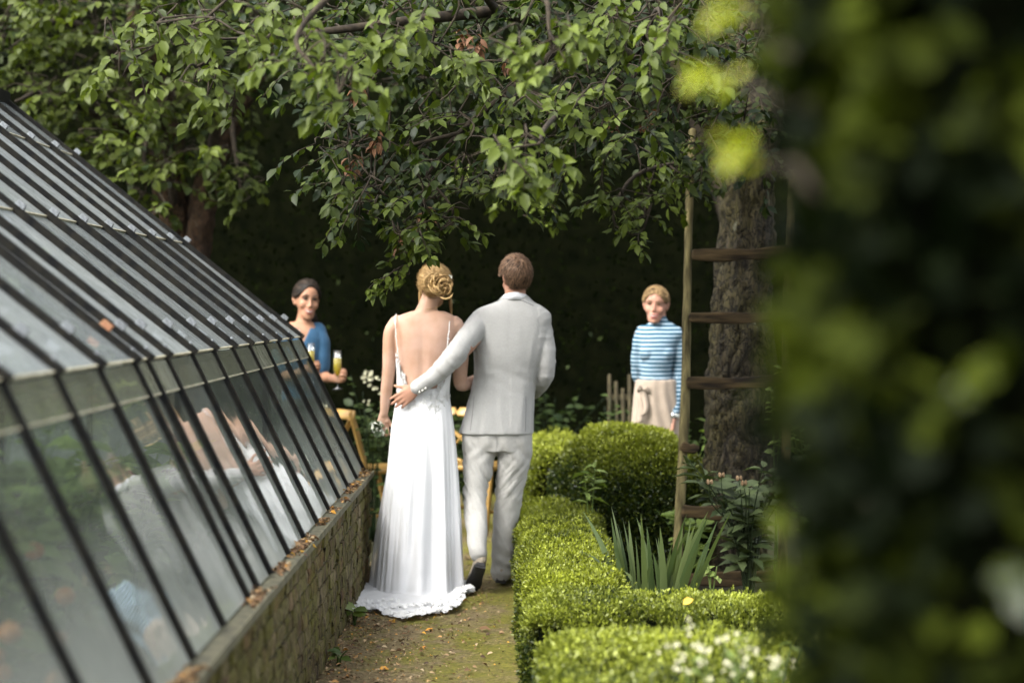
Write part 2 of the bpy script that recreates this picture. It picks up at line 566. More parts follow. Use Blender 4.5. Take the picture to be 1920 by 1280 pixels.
for side in (0, 1):
    fx = (lambda v: mirror(v)) if side else (lambda v: v)
    o_r, o_s = fx(S_EAVE), fx(SILL)
    m_t = lambda v: Vector((-v.x, v.y, v.z)) if side else v
    rt, rn, st, sn = m_t(roof_t), m_t(roof_n), m_t(side_t), m_t(side_n)
    for k, y in enumerate(BARS):
        bm = bmesh.new()
        add_bar(bm, at(o_r - rt * .028 + rn * .004, y), at(o_r + rt * ROOF_L, y), .032, .036, rn)
        b = obj('roof_bar', bm, BLACK, house)
        if not side:
            bm = bmesh.new()     # turned-up iron end with its bolt
            p = o_r - rt * .031
            add_bar(bm, at(p - rn * .022, y), at(p + rn * .04, y), .03, .006, -rt)
            obj('bar_end', bm, BLACK, house)
            bm = bmesh.new(); ball(bm, at(p + rt * .035 + rn * .041, y), .007, seg=6); obj('bolt', bm, STEEL, house)
        bm = bmesh.new()
        add_bar(bm, at(o_s + st * .0, y), at(o_s + st * SIDE_L, y), .034, .024, sn)
        obj('side_bar', bm, BLACK, house)
        if not side:
            for l in (.13, .84, 1.64):
                if y > 3:
                    share('clip', CLIP_RUST if (k in (10,) and l < .2) else CLIP, house, at(S_EAVE + roof_t * (l - .012) + roof_n * .041, y), rot_roof)
    for y1, y0 in zip(BARS, BARS[1:]):
        a, b = y0 + .008, y1 - .008
        for j, (l0, l1) in enumerate(((-.02, .85), (.84, 1.65), (1.64, ROOF_L - .01))):
            bm = bmesh.new()
            slab(bm, o_r, rt, rn, l0, l1, a, b, .014, .006, .004)
            obj('roof_pane', bm, GLASS_ROOF, house)
            if not side:
                bm = bmesh.new()          # pale putty line along the lower edge of each pane
                slab(bm, o_r, rt, rn, l0 - .003, l0 + .003, y0 + .015, y1 - .015, .011, .011, .0085)
                obj('putty_line', bm, PUTTY, house)
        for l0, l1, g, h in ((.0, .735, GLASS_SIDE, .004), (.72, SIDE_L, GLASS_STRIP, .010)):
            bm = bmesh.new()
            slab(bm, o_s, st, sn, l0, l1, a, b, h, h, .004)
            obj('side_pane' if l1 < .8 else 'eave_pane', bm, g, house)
        if not side:
            bm = bmesh.new()
            slab(bm, o_s, st, sn, .716, .722, y0 + .016, y1 - .016, .008, .008, .0075)
            obj('putty_line', bm, PUTTY, house)
    # eaves rail, sill rail and ledge
    bm = bmesh.new()
    add_box(bm, (EAVE.x - .06, 1.7, EAVE.z - .03), (EAVE.x - .02, 10.97, EAVE.z - .002))
    if side: bmesh.ops.transform(bm, matrix=Matrix.Translation((2 * XMID, 0, 0)) @ Matrix.Diagonal((-1, 1, 1, 1)), verts=bm.verts)
    obj('eaves_rail', bm, BLACK, house)
bm = bmesh.new()
add_box(bm, (-.93, 1.5, .592), (-.797, 10.99, .604))
obj('ledge_plate', bm, MOSSY_METAL, house)
bm = bmesh.new()
add_box(bm, (-.797, 1.5, .586), (-.788, 10.99, .614))
obj('ledge_lip', bm, MOSSY_METAL, house)
bm = bmesh.new()
add_box(bm, (RIDGE.x - .05, 1.7, RIDGE.z - .02), (RIDGE.x + .05, 10.99, RIDGE.z + .05))
obj('ridge_board', bm, BLACK, house)
# gable end of the far side: verge bars and panes between posts
for fx in (lambda v: v, mirror):
    bm = bmesh.new()
    add_bar(bm, at(fx(S_EAVE), 10.985), at(fx(RIDGE), 10.985), .03, .016, (0, 0, 1))
    obj('verge_bar', bm, BLACK, house)
gx = np.linspace(SILL.x - .05, 2 * XMID - SILL.x + .05, 9)
def gable_top(x):
    u = x if x > XMID else 2 * XMID - x
    if u > EAVE.x: return SILL.z + (SILL.x - u) / (SILL.x - EAVE.x) * (EAVE.z - SILL.z)
    return EAVE.z + (EAVE.x - u) / (EAVE.x - RIDGE.x) * (RIDGE.z - EAVE.z)
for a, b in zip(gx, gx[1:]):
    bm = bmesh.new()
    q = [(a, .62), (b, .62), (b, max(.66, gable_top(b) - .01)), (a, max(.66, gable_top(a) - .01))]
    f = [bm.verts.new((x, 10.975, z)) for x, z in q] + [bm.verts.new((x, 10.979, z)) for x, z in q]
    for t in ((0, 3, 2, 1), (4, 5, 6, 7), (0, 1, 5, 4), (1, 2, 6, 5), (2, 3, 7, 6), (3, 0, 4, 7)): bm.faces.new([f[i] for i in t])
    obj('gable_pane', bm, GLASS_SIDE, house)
    bm = bmesh.new(); add_box(bm, (a - .014, 10.96, .6), (a + .014, 10.99, max(.66, gable_top(a) - .02)))
    obj('gable_post', bm, BLACK, house)
# struts inside
PALE_WOOD = mat('pale_painted_wood', (.5, .48, .42), (.6, .58, .5), 9, .6)
for y in (8.83, 6.25, 3.49):
    bm = bmesh.new(); add_bar(bm, at(EAVE + Vector((-.05, 0, -.01)), y), at(mirror(EAVE) + Vector((.05, 0, -.01)), y), .03, .03); obj('tie_bar', bm, PALE_WOOD, house)
    bm = bmesh.new(); add_bar(bm, (XMID, y + .04, .0), (XMID, y + .04, 2.7), .04, .04, (1, 0, 0)); obj('inner_post', bm, PALE_WOOD, house)

# brick base
def brick_mat():
    m, nt = new_mat('mossy_brick')
    v = coords(nt)
    geo = nt.nodes.new('ShaderNodeNewGeometry')
    oi = nt.nodes.new('ShaderNodeObjectInfo')
    b = N(nt, 'BsdfPrincipled', Roughness=.93)
    b.inputs['Specular IOR Level'].default_value = .2
    mp = N(nt, 'Mapping'); nt.links.new(geo.outputs['Position'], mp.inputs[0]); mp.inputs['Scale'].default_value = (1, 1, .55)
    p = mp.outputs[0]
    fine = noise_(nt, p, 42, 6, .75)
    mid = noise_(nt, p, 8, 5, .65)
    base = ramp(nt, oi.outputs['Random'], [(0, (.075, .048, .03)), (.35, (.115, .09, .055)), (.7, (.18, .15, .095)), (1, (.15, .085, .052))])
    base = mixc(nt, 1.0, base, ramp(nt, fine, [(.3, (.3, .28, .25)), (.62, (1.25, 1.22, 1.15))]), 'MULTIPLY')
    moss = ramp(nt, fine, [(.32, (.024, .025, .004)), (.66, (.15, .145, .028))])
    k = ramp(nt, math_(nt, 'ADD', math_(nt, 'MULTIPLY', mid, 1.0), math_(nt, 'MULTIPLY', fine, .25)), [(.52, (0, 0, 0)), (.70, (1, 1, 1))])
    c = mixc(nt, math_(nt, 'MULTIPLY', k, .8), base, moss)
    pits = ramp(nt, noise_(nt, p, 26, 4, .7), [(.38, (.10, .09, .06)), (.47, (1, 1, 1))])
    c = mixc(nt, 1.0, c, pits, 'MULTIPLY')
    nt.links.new(c, b.inputs['Base Color'])
    nt.links.new(bump(nt, math_(nt, 'ADD', fine, mid), .9, .012), b.inputs['Normal'])
    finish(nt, b.outputs[0])
    return m
BRICK = brick_mat()
MORTAR = mat('old_mortar', (.075, .07, .05), (.05, .055, .02), 20, .95, bmp=.8, bdist=.01)
wall = empty('base_wall', (0, 0, 0)); wall.parent = house; wall.location = -BASE[house.name]; BASE[wall.name] = Vector((0, 0, 0))
bm = bmesh.new(); add_box(bm, (-1.0, 1.5, -.05), (-.815, 10.97, .592)); obj('wall_core', bm, MORTAR, wall)
bm = bmesh.new(); add_box(bm, (-5.05, 1.5, -.05), (-4.86, 10.97, .592)); obj('far_wall_core', bm, MORTAR, wall)
bm = bmesh.new(); add_box(bm, (-4.86, 10.78, -.05), (-1.0, 10.965, .592)); obj('end_wall_core', bm, MORTAR, wall)
def brick_mesh(i):
    bm = bmesh.new()
    bmesh.ops.create_cube(bm, size=1.0)
    bmesh.ops.subdivide_edges(bm, edges=bm.edges[:], cuts=2, use_grid_fill=True)
    r = random.Random(i)
    for v in bm.verts:
        c = v.co.copy()
        v.co = Vector((c.x * .1, c.y * .213, c.z * .066))
        e = sum(abs(abs(t) - .5) < .01 for t in c)
        sh = (.0, .0, .0015, .004)[e]
        v.co -= Vector((math.copysign(sh, c.x), math.copysign(sh, c.y), math.copysign(sh, c.z)))
        v.co += Vector((r.uniform(-.003, .003), r.uniform(-.002, .002), r.uniform(-.002, .002)))
    me = bpy.data.meshes.new('brick'); bm.to_mesh(me); bm.free(); me.materials.append(BRICK)
    return me
BM = [brick_mesh(i) for i in range(9)]
far_bm = bmesh.new()
for row in range(8):
    y = 10.94 - (.1125 if row % 2 else 0)
    z = .0375 + row * .074
    while y > 1.7:
        dx = random.uniform(-.007, .004)
        if y > 5.0:
            share('brick', random.choice(BM), wall, (-.85 + dx, y - .107, z), (random.uniform(-.01, .01), random.uniform(-.012, .012), random.uniform(-.012, .012)))
        else:
            add_box(far_bm, (-.9 + dx, y - .213, z - .033), (-.802 + dx, y, z + .033))
        y -= .2235
    x = -.80 - (.1125 if row % 2 else 0)
    while x > -1.7:
        add_box(far_bm, (x - .213, 10.9, z - .033), (x - .003, 10.985 + random.uniform(-.004, .004), z + .033)); x -= .2235
o = obj('brick_course', far_bm, BRICK, wall); o['kind'] = 'stuff'
# ------------------------------------------------------------------ trees
BARK = None
def bark_mat(name, c1, c2, moss=.5):
    m, nt = new_mat(name)
    v = coords(nt, (1, 1, .45))
    b = N(nt, 'BsdfPrincipled', Roughness=.9)
    b.inputs['Specular IOR Level'].default_value = .25
    vo = N(nt, 'TexVoronoi', Scale=30.0); vo.feature = 'DISTANCE_TO_EDGE'
    nz = noise_(nt, v, 30, 6, .7)
    wv = nt.nodes.new('ShaderNodeVectorMath'); wv.operation = 'ADD'
    nn = N(nt, 'TexNoise', Scale=14.0, Detail=3.0); nt.links.new(v, nn.inputs['Vector'])
    sc = nt.nodes.new('ShaderNodeVectorMath'); sc.operation = 'SCALE'; sc.inputs['Scale'].default_value = .16
    nt.links.new(nn.outputs['Color'], sc.inputs[0])
    nt.links.new(v, wv.inputs[0]); nt.links.new(sc.outputs[0], wv.inputs[1]); nt.links.new(wv.outputs[0], vo.inputs['Vector'])
    crack = ramp(nt, vo.outputs['Distance'], [(.0, (.22, .22, .22)), (.13, (1, 1, 1))])
    c = ramp(nt, nz, [(.3, c1), (.68, c2)])
    g = ramp(nt, noise_(nt, v, 5, 5, .65), [(.42, (0, 0, 0)), (.62, (1, 1, 1))])
    c = mixc(nt, math_(nt, 'MULTIPLY', g, moss), c, (.062, .054, .012))
    c = mixc(nt, 1.0, c, crack, 'MULTIPLY')
    lich = ramp(nt, noise_(nt, v, 17, 3, .5), [(.70, (0, 0, 0)), (.74, (1, 1, 1))])
    c = mixc(nt, math_(nt, 'MULTIPLY', lich, .5), c, (.2, .2, .14))
    nt.links.new(c, b.inputs['Base Color'])
    h = math_(nt, 'ADD', math_(nt, 'MULTIPLY', crack, 1.0), nz)
    nt.links.new(bump(nt, h, 1.0, .012), b.inputs['Normal'])
    finish(nt, b.outputs[0])
    return m
BARK = bark_mat('plum_bark', (.004, .0035, .002), (.042, .033, .019), .45)
BARK_RED = bark_mat('reddish_bark', (.018, .009, .004), (.06, .032, .016), .15)
BARK_TWIG = mat('twig_bark', (.014, .011, .008), (.04, .031, .02), 30, .9, spec=.2)

def trunk_mesh(path, rad, nseg=96, sub=30, amp=.028, seed=0, freq=9.0):
    bm = bmesh.new()
    tube(bm, path, rad, n=nseg, sub=sub, ref=(1, 0, 0), cap=True)
    me = bpy.data.meshes.new('trunk'); bmesh.ops.recalc_face_normals(bm, faces=bm.faces[:]); bm.to_mesh(me); bm.free()
    co, no = get_co(me), get_no(me)
    q = co * np.array([freq, freq, freq * .38])
    w = q + 1.3 * np.stack([vnoise(q * .7, 5), vnoise(q * .7, 6), vnoise(q * .7, 7)], 1)
    ridge = 1 - np.abs(2 * vnoise(w * 2.0, seed) - 1)
    plate = np.minimum(np.abs(2 * vnoise(w * 2.6, seed + 3) - 1), np.abs(2 * vnoise(w * 1.7, seed + 9) - 1))
    d = amp * (np.minimum(plate * 3.0, 1.0) - .6) + amp * 1.4 * (fbm(co * 5, 3, seed) - .5) + amp * .3 * ridge
    set_co(me, co + no * d[:, None])
    me.polygons.foreach_set('use_smooth', [True] * len(me.polygons))
    return me

class Tree:
    "skeleton of nodes that sprays of leaves are tied to by thin twigs"
    def __init__(self, nodes): self.nodes = [np.asarray(n, float) for n in nodes]; self.bm = bmesh.new(); self.p, self.d, self.n, self.s, self.t = [], [], [], [], []
    def limb(self, pts, rad, n=7, sub=5):
        tube(self.bm, pts, rad, n=n, sub=sub, ref=(.3, .5, .8), cap=True)
        self.nodes += catmull(pts, sub)
    def attach(self, b):
        A = np.array(self.nodes); dd = np.linalg.norm(A - b, axis=1); k = dd.argmin()
        a = A[k]
        if dd[k] > .03:
            m = (a + b) / 2 + RNG.normal(0, .04, 3) + np.array([0, 0, .05 * dd[k]])
            r = .0035 + .004 * min(dd[k], 1.5)
            tube(self.bm, [a, m, b], [r * 1.5, r, .0032], n=4, sub=3, cap=False, ref=(.3, .5, .8))
            self.nodes += [m, b]
    def spray(self, b, d, L, nl, size, tone, droop=.35, spread=1.0, rosette=4, up=(0, -.25, 1)):
        b = np.asarray(b, float); d = norm(np.asarray(d, float))
        pts = [b]; dd = d.copy()
        for k in range(3):
            dd = norm(dd + np.array([0, 0, -droop * .5]) + RNG.normal(0, .12, 3)); pts.append(pts[-1] + dd * L / 3)
        tube(self.bm, pts, [.0034, .003, .0024, .0015], n=4, sub=1, cap=False, ref=(.3, .5, .8))
        pts = np.array(pts)
        for k in range(nl + rosette):
            t = min(1.0, .12 + .88 * k / nl)
            f = t * 3; i = min(int(f), 2); p = pts[i] + (pts[i + 1] - pts[i]) * (f - i)
            ax = norm(pts[i + 1] - pts[i])
            side = norm(np.cross(ax, [0, 0, 1]) + 1e-6) * (1 if k % 2 else -1)
            if t >= 1: 
                a = RNG.uniform(0, 6.28); side = norm(np.cross(ax, [0, 0, 1]) + 1e-6) * math.cos(a) + np.array([0, 0, .6]) * math.sin(a)
            ld = norm(ax * .55 + side * .85 * spread + np.array([0, 0, -.28]) + RNG.normal(0, .28, 3))
            nn = np.asarray(up, float) + RNG.normal(0, .42, 3)
            self.p.append(p + ld * .012); self.d.append(ld); self.n.append(nn)
            self.s.append(size * RNG.uniform(.6, 1.15)); self.t.append(float(np.clip(tone + RNG.normal(0, .16), 0, 1)))
    def build(self, parent, m_leaf, m_twig, n_part=300, tpl=LEAF_BIG, width=1.0, view=True, fname='foliage'):
        p, d, n, s, t = map(np.array, (self.p, self.d, self.n, self.s, self.t))
        obj('branch', self.bm, m_twig, parent, smooth=True)
        order = np.arange(len(p))
        if n_part:
            px = 960 + FPX * p[:, 0] / p[:, 1]; py = 575 + FPX * (CAM_Z - p[:, 2]) / p[:, 1]
            inside = (px > 5) & (px < 1440) & (py > 5) & (py < 1275)
            key = np.where(inside, p[:, 1] - s * 20, 99)
            order = np.argsort(key)
            L = []
            for v in range(6):
                V = tpl[0] * np.array([width, 1, .4 + .35 * v])
                me = mesh_np('leaf', V, tpl[1], np.full(len(V), .1 + .15 * v)); me.materials.append(m_leaf)
                me.polygons.foreach_set('use_smooth', [True] * len(me.polygons)); L.append(me)
            b = BASE[parent.name]
            for i in order[:n_part]:
                me = L[int(np.clip(round((t[i] - .1) / .15), 0, 5))]
                o = bpy.data.objects.new('leaf', me); COL.objects.link(o); o.parent = parent
                o.matrix_local = Matrix.Translation(-b) @ leaf_frame(p[i], d[i], n[i], s[i])
        r = order[n_part:]
        if len(r):
            o = obj(fname, leaves(fname, p[r], d[r], n[r], s[r], t[r], tpl, width), m_leaf, parent); o['kind'] = 'stuff'

PLUM = leaf_mat('plum_leaf', (.006, .014, .002), (.092, .122, .017), .5, .32, .2)
PLUM_YOUNG = leaf_mat('young_plum_leaf', (.06, .11, .02), (.2, .27, .07), .42, .34)
DEAD = leaf_mat('dead_leaf', (.05, .02, .008), (.14, .06, .02), .8, .1, tcol=(1, .8, .5))
LEFT_LEAF = leaf_mat('left_tree_leaf', (.010, .02, .003), (.098, .124, .022), .5, .32, .2)
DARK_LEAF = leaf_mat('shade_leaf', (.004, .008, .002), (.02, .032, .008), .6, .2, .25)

# --- plum tree with its trunk on the right, crown hanging over the path
TX, TY = 1.325, 11.25
plum = empty('plum_tree', (TX, TY, 0))
tag(plum, 'old plum tree, mossy trunk behind the ladder, leafy boughs hanging over the path', 'tree')
tp = [(TX - .06, TY, -.1), (TX - .05, TY, .15), (TX - .01, TY, .6), (TX + .0, TY, 1.1), (TX + .03, TY, 1.7), (TX + .07, TY, 2.3), (TX + .1, TY + .02, 2.75), (TX + .08, TY + .05, 3.3), (TX + .2, TY + .1, 4.0)]
obj('trunk', trunk_mesh(tp, [.27, .205, .185, .178, .165, .15, .15, .12, .07], seed=2), BARK, plum)
T = Tree([(TX + .1, TY, 2.7), (TX + .08, TY, 3.3)])
fork = (TX + .08, TY, 2.5)
lb = [fork, P(1330, 225, 10.9), P(1265, 165, 10.5), P(1190, 118, 10.1), P(1080, 60, 9.6), P(930, 20, 9.2)]
bm = bmesh.new(); tube(bm, lb, [.085, .062, .058, .052, .042, .03], n=20, sub=10, ref=(0, 0, 1))
me = bpy.data.meshes.new('bough'); bm.to_mesh(me); bm.free()
co, no = get_co(me), get_no(me); me.polygons.foreach_set('use_smooth', [True] * len(me.polygons))
set_co(me, co + norm(no) * (.012 * (fbm(co * 22, 3, 4) - .5))[:, None])
obj('bough', me, BARK, plum)
T.nodes += catmull(lb, 6)
T.limb([lb[-1], P(760, 40, 8.9), P(600, 60, 8.7), P(480, 70, 8.8)], [.03, .024, .016, .008])
T.limb([P(1080, 60, 9.6), P(980, 150, 9.3), P(860, 250, 9.2), P(800, 330, 9.2)], [.022, .018, .012, .007])
T.limb([P(800, 330, 9.2), P(850, 400, 9.15), P(800, 450, 9.1), P(765, 500, 9.05)], [.007, .006, .005, .003])
T.limb([P(860, 250, 9.2), P(720, 280, 9.1), P(620, 260, 9.1)], [.011, .008, .004])
T.limb([fork, P(1300, 300, 10.8), P(1190, 330, 10.4), P(1150, 410, 10.2), P(1185, 440, 10.1)], [.018, .014, .011, .007, .004])
T.limb([P(1190, 118, 10.1), P(1100, 180, 9.0), P(1030, 230, 7.8), P(1010, 270, 7.2)], [.02, .016, .011, .006])
T.limb([lb[-1], P(880, -60, 8.0), P(1010, -20, 7.0), P(1030, 60, 6.8)], [.022, .016, .012, .006])
T.limb([P(880, -60, 8.0), P(700, -60, 7.2), P(560, 60, 6.9), P(590, 130, 6.8)], [.016, .014, .010, .006])
T.limb([P(1190, 118, 10.1), P(1230, 20, 8.6), P(1245, 60, 7.6)], [.016, .012, .006])
T.limb([(TX + .15, TY, 3.6), (.9, 12.2, 4.2), (.2, 12.8, 4.4)], [.06, .04, .02])

def in_poly(x, y, poly):
    c = False
    for (x1, y1), (x2, y2) in zip(poly, poly[1:] + poly[:1]):
        if (y1 > y) != (y2 > y) and x < (x2 - x1) * (y - y1) / (y2 - y1) + x1: c = not c
    return c

def fill(tree, poly, Y0, Y1, n, L=(.18, .34), nl=10, size=.07, tone=.45, dirs=None, droop=.4, young=0.0):
    xs = [p[0] for p in poly]; ys = [p[1] for p in poly]
    pts = []
    while len(pts) < n:
        x, y = RNG.uniform(min(xs), max(xs)), RNG.uniform(min(ys), max(ys))
        if in_poly(x, y, poly): pts.append(P(x, y, RNG.uniform(Y0, Y1)))
    A = np.array(tree.nodes)
    pts.sort(key=lambda p: np.linalg.norm(A - np.array(p), axis=1).min())
    for p in pts:
        b = np.array(p); tree.attach(b)
        d = RNG.normal(0, 1, 3) * np.array([1, .8, .25]) + np.array([-.25, -.35, -.15])
        tree.spray(b, d, RNG.uniform(*L), nl, size, tone + RNG.normal(0, .12), droop)

# the wedge of leaves over the couple
fill(T, [(560, -60), (1440, -60), (1430, 200), (1330, 250), (1250, 250), (1100, 300), (1010, 330), (900, 330), (850, 370), (720, 400), (660, 390), (640, 330), (560, 265), (600, 200), (540, 120)], 8.7, 10.2, 350, tone=.24, size=.07)  # low tone puts the shade of the inner crown into the leaves
fill(T, [(650, 350), (890, 340), (870, 420), (760, 440), (680, 425)], 8.8, 9.4, 26, (.12, .2), 8, .066, .5)
fill(T, [(880, 330), (1010, 320), (990, 375), (900, 385)], 8.8, 9.4, 10, (.12, .2), 8, .066, .5)
fill(T, [(1290, 170), (1450, 170), (1450, 320), (1380, 300), (1300, 330)], 10.4, 11.0, 34, (.15, .28), 10, .066, .25)
fill(T, [(780, 400), (870, 395), (840, 450), (800, 480), (740, 480)], 8.95, 9.15, 11, (.08, .14), 7, .06, .6)
for q in ((765, 500), (745, 505), (720, 520), (775, 485), (760, 470), (800, 440), (755, 525), (735, 530)):
    b = np.array(P(*q, 9.05)); T.attach(b); T.spray(b, (-.9, -.2, -.25 if q[0] < 770 else -.5), .1, 6, .056, .68, .5)
fill(T, [(1130, 270), (1340, 250), (1340, 330), (1230, 380), (1140, 380)], 10.0, 10.7, 30, (.15, .28), 9, .062, .66)
fill(T, [(1140, 370), (1200, 370), (1225, 430), (1185, 450), (1150, 420)], 10.05, 10.25, 9, (.1, .16), 7, .058, .62)
# boughs that reach towards the camera
for (cx, cy, Y, r, k) in ((300, 40, 8.3, 60, 6), (250, 110, 8.2, 45, 6), (850, 80, 7.9, 60, 5), (980, 170, 8.0, 50, 4), (610, 120, 6.9, 75, 7), (560, 30, 7.3, 75, 5), (1000, 270, 7.2, 65, 9), (1010, 50, 6.8, 70, 7), (1240, 70, 7.6, 60, 7), (790, 30, 7.6, 65, 6), (1140, 40, 8.0, 70, 7), (1090, 170, 8.2, 55, 4), (700, 90, 7.8, 55, 4), (1175, 250, 8.4, 40, 4), (900, 130, 8.4, 70, 5), (470, 20, 7.7, 80, 7), (390, 70, 8.0, 80, 8), (420, 150, 8.3, 60, 6)):
    for _ in range(k):
        b = np.array(P(cx + RNG.normal(0, r * .5), cy + RNG.normal(0, r * .45), Y + RNG.normal(0, .15))); T.attach(b)
        T.spray(b, RNG.normal(0, 1, 3) * np.array([1, .6, .3]) + np.array([0, -.5, -.3]), .16, 9, .07, .70, .55, up=(0, -.75, 1))  # high tone paints the light from the front onto these leaves
# crown above and to the right, mostly out of the frame
for _ in range(150):
    b = np.array([RNG.uniform(-.6, 3.4), RNG.uniform(8.6, 13), RNG.uniform(3.0, 4.8)]); 
    if b[2] < 3.3 and b[0] < .6: continue
    T.attach(b); T.spray(b, RNG.normal(0, 1, 3), .35, 12, .075, .35)
T.build(plum, PLUM, BARK_TWIG)
# withered leaf bunches hang in the crown
w = Tree([]); w.nodes = list(T.nodes)
for (cx, cy, Y) in ((675, 150, 8.75), (895, 60, 8.7), (955, 95, 8.8), (1140, 215, 9.4), (1210, 210, 9.3), (755, 430, 9.1), (700, 235, 8.9), (660, 290, 9.0), (790, 395, 9.1), (870, 55, 8.8)):
    for _ in range(2): w.spray(P(cx + RNG.normal(0, 6), cy + RNG.normal(0, 6), Y), (0.1, -.2, -1), .07, 4, .055, .5, .6)
w.p, w.d, w.n, w.s, w.t = map(np.array, (w.p, w.d, w.n, w.s, w.t))
w.bm.free()
o = obj('withered_leaves', leaves('withered_leaves', w.p, w.d, w.n, w.s, w.t, LEAF_BIG2, .7), DEAD, plum); o['kind'] = 'stuff'

# --- the tree on the left behind the greenhouse
LX, LY = -2.45, 14.0
lt = empty('garden_tree', (LX, LY, 0))
tag(lt, 'bushy tree with a reddish brown double trunk and round leaves behind the greenhouse roof', 'tree')
obj('trunk', trunk_mesh([(LX - .02, LY, -.1), (LX, LY, 1.0), (LX - .03, LY, 2.0), (LX - .08, LY, 2.8), (LX - .3, LY, 3.8)], [.2, .15, .135, .11, .06], 48, 16, seed=5), BARK_RED, lt)
obj('trunk', trunk_mesh([(LX + .12, LY - .04, -.1), (LX + .12, LY - .04, 1.2), (LX + .16, LY - .04, 2.0), (LX + .35, LY, 2.8), (LX + .8, LY, 3.6)], [.12, .1, .095, .08, .05], 40, 16, seed=6), BARK_RED, lt)
L = Tree([(LX - .1, LY, 2.9), (LX + .35, LY, 2.8)])
L.limb([(LX - .05, LY, 2.5), P(230, 120, 13.7), P(120, 40, 13.4), P(20, 90, 13.0)], [.06, .045, .03, .014])
L.limb([(LX + .2, LY, 2.3), P(420, 170, 13.6), P(440, 280, 13.2), P(455, 380, 13.0)], [.045, .03, .016, .006])
L.limb([(LX, LY, 2.2), P(300, 220, 13.3), P(270, 300, 12.8), P(310, 380, 12.6)], [.03, .022, .014, .006])
L.limb([(LX - .1, LY, 2.7), P(100, 180, 13.0), P(30, 190, 12.6)], [.03, .02, .01])
fill(L, [(-60, -80), (480, -80), (490, 100), (460, 240), (420, 300), (330, 290), (250, 330), (210, 300), (130, 250), (60, 200), (-60, 120)], 12.5, 14.3, 270, (.2, .36), 10, .084, .46)
fill(L, [(380, 270), (480, 280), (490, 330), (470, 400), (450, 400), (400, 350)], 12.7, 13.3, 14, (.14, .22), 8, .08, .5)
fill(L, [(240, 300), (330, 300), (330, 390), (290, 400), (230, 340)], 12.4, 13.0, 14, (.14, .24), 8, .08, .5)
for _ in range(150):
    b = np.array([RNG.uniform(-6, 0), RNG.uniform(12.5, 15.5), RNG.uniform(3.4, 5.6)]); L.attach(b); L.spray(b, RNG.normal(0, 1, 3), .4, 12, .09, .35)
L.build(lt, LEFT_LEAF, BARK_TWIG, 300, LEAF_BIG, 1.25)
# the spray that reaches out in front of it, pale and nearer
# --- dark trees and the tall yew hedge that close the garden
def scatter_box(n, lo, hi): return RNG.uniform(lo, hi, (n, 3))
YEW = leaf_mat('yew_leaf', (.0015, .003, .0007), (.007, .011, .0022), .95, .1, .0)  # near-black, with the hedge's own shade put into the leaf colour
CORE = mat('dark_hedge_inside', (.003, .004, .002), (.006, .007, .003), 9, 1.0, spec=0)  # shade inside the hedges is put into this near-black colour

def rounded(p, lo, hi, r):
    q = np.clip(p, lo + r, hi - r); d = norm(p - q)
    return q + d * r, d

def box_surface(n, lo, hi, faces='xXyYZ'):
    lo, hi = np.asarray(lo, float), np.asarray(hi, float); s = hi - lo
    area = {'x': s[1] * s[2], 'X': s[1] * s[2], 'y': s[0] * s[2], 'Y': s[0] * s[2], 'Z': s[0] * s[1]}
    tot = sum(area[f] for f in faces); out = []
    for f in faces:
        k = int(n * area[f] / tot); p = RNG.uniform(lo, hi, (k, 3)); ax = 'xyz'.index(f.lower())
        p[:, ax] = hi[ax] if f.isupper() else lo[ax]; out.append(p)
    return np.vstack(out)

def hedge_leaves(name, p, nr, size, m, parent, bumpy=.05, freq=5.0, deep=.05, tone=None, tpl=LEAF_SMALL, width=1.0, upright=.35, seed=0):
    p = p + nr * (bumpy * (fbm(p * freq, 3, seed) - .5) * 2)[:, None] - nr * (np.abs(RNG.normal(0, deep, len(p))))[:, None]
    d = nr * .8 + RNG.normal(0, .6, p.shape) + np.array([0, 0, upright])
    n = nr * .35 + np.array([0, 0, .5]) + RNG.normal(0, .6, p.shape)
    t = RNG.uniform(0, 1, len(p)) if tone is None else tone(p)
    o = obj('leaves', leaves('leaves', p, d, n, size * RNG.uniform(.45, 1.35, len(p)), t, tpl, width), m, parent)
    o['kind'] = 'stuff'
    return o

yew = empty('yew_hedge', (0, 16, 0))
tag(yew, 'tall dark yew hedge closing the garden behind the people', 'hedge')
lo, hi = np.array([-8, 15.6, 0.]), np.array([9, 17.6, 4.6])
p = box_surface(60000, lo, hi, 'yZ'); p, nr = rounded(p, lo, hi, .4)
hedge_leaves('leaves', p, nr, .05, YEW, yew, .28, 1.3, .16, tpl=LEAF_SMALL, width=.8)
GLINT_YEW = leaf_mat('yew_leaf_glint', (.012, .02, .005), (.06, .085, .02), .6, .2, .3)  # pale leaf colour stands in for glints on the dark hedge
k = RNG.permutation(len(p)); k = k[fbm(p[k] * 1.7, 3, 77) > .56][:900]
o = obj('leaf_glints', leaves('leaf_glints', p[k] + nr[k] * .12, nr[k] + RNG.normal(0, .7, (len(k), 3)), RNG.normal(0, .6, (len(k), 3)) + np.array([0, -.4, .7]), .055, RNG.uniform(0, 1, len(k)) ** 2, LEAF_SMALL), GLINT_YEW, yew); o['kind'] = 'stuff'
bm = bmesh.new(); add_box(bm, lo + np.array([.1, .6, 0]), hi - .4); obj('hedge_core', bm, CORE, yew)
BACK_SPOTS = ((-5.5, 19, 9, 3.2), (-1.5, 20, 10, 3.4), (2.5, 19.5, 9, 3.2), (6.5, 19, 9, 3.4), (-9.5, 16, 8, 3))
BACK_WORDS = ('at the left', 'left of the middle', 'behind the couple', 'at the right', 'at the far left')
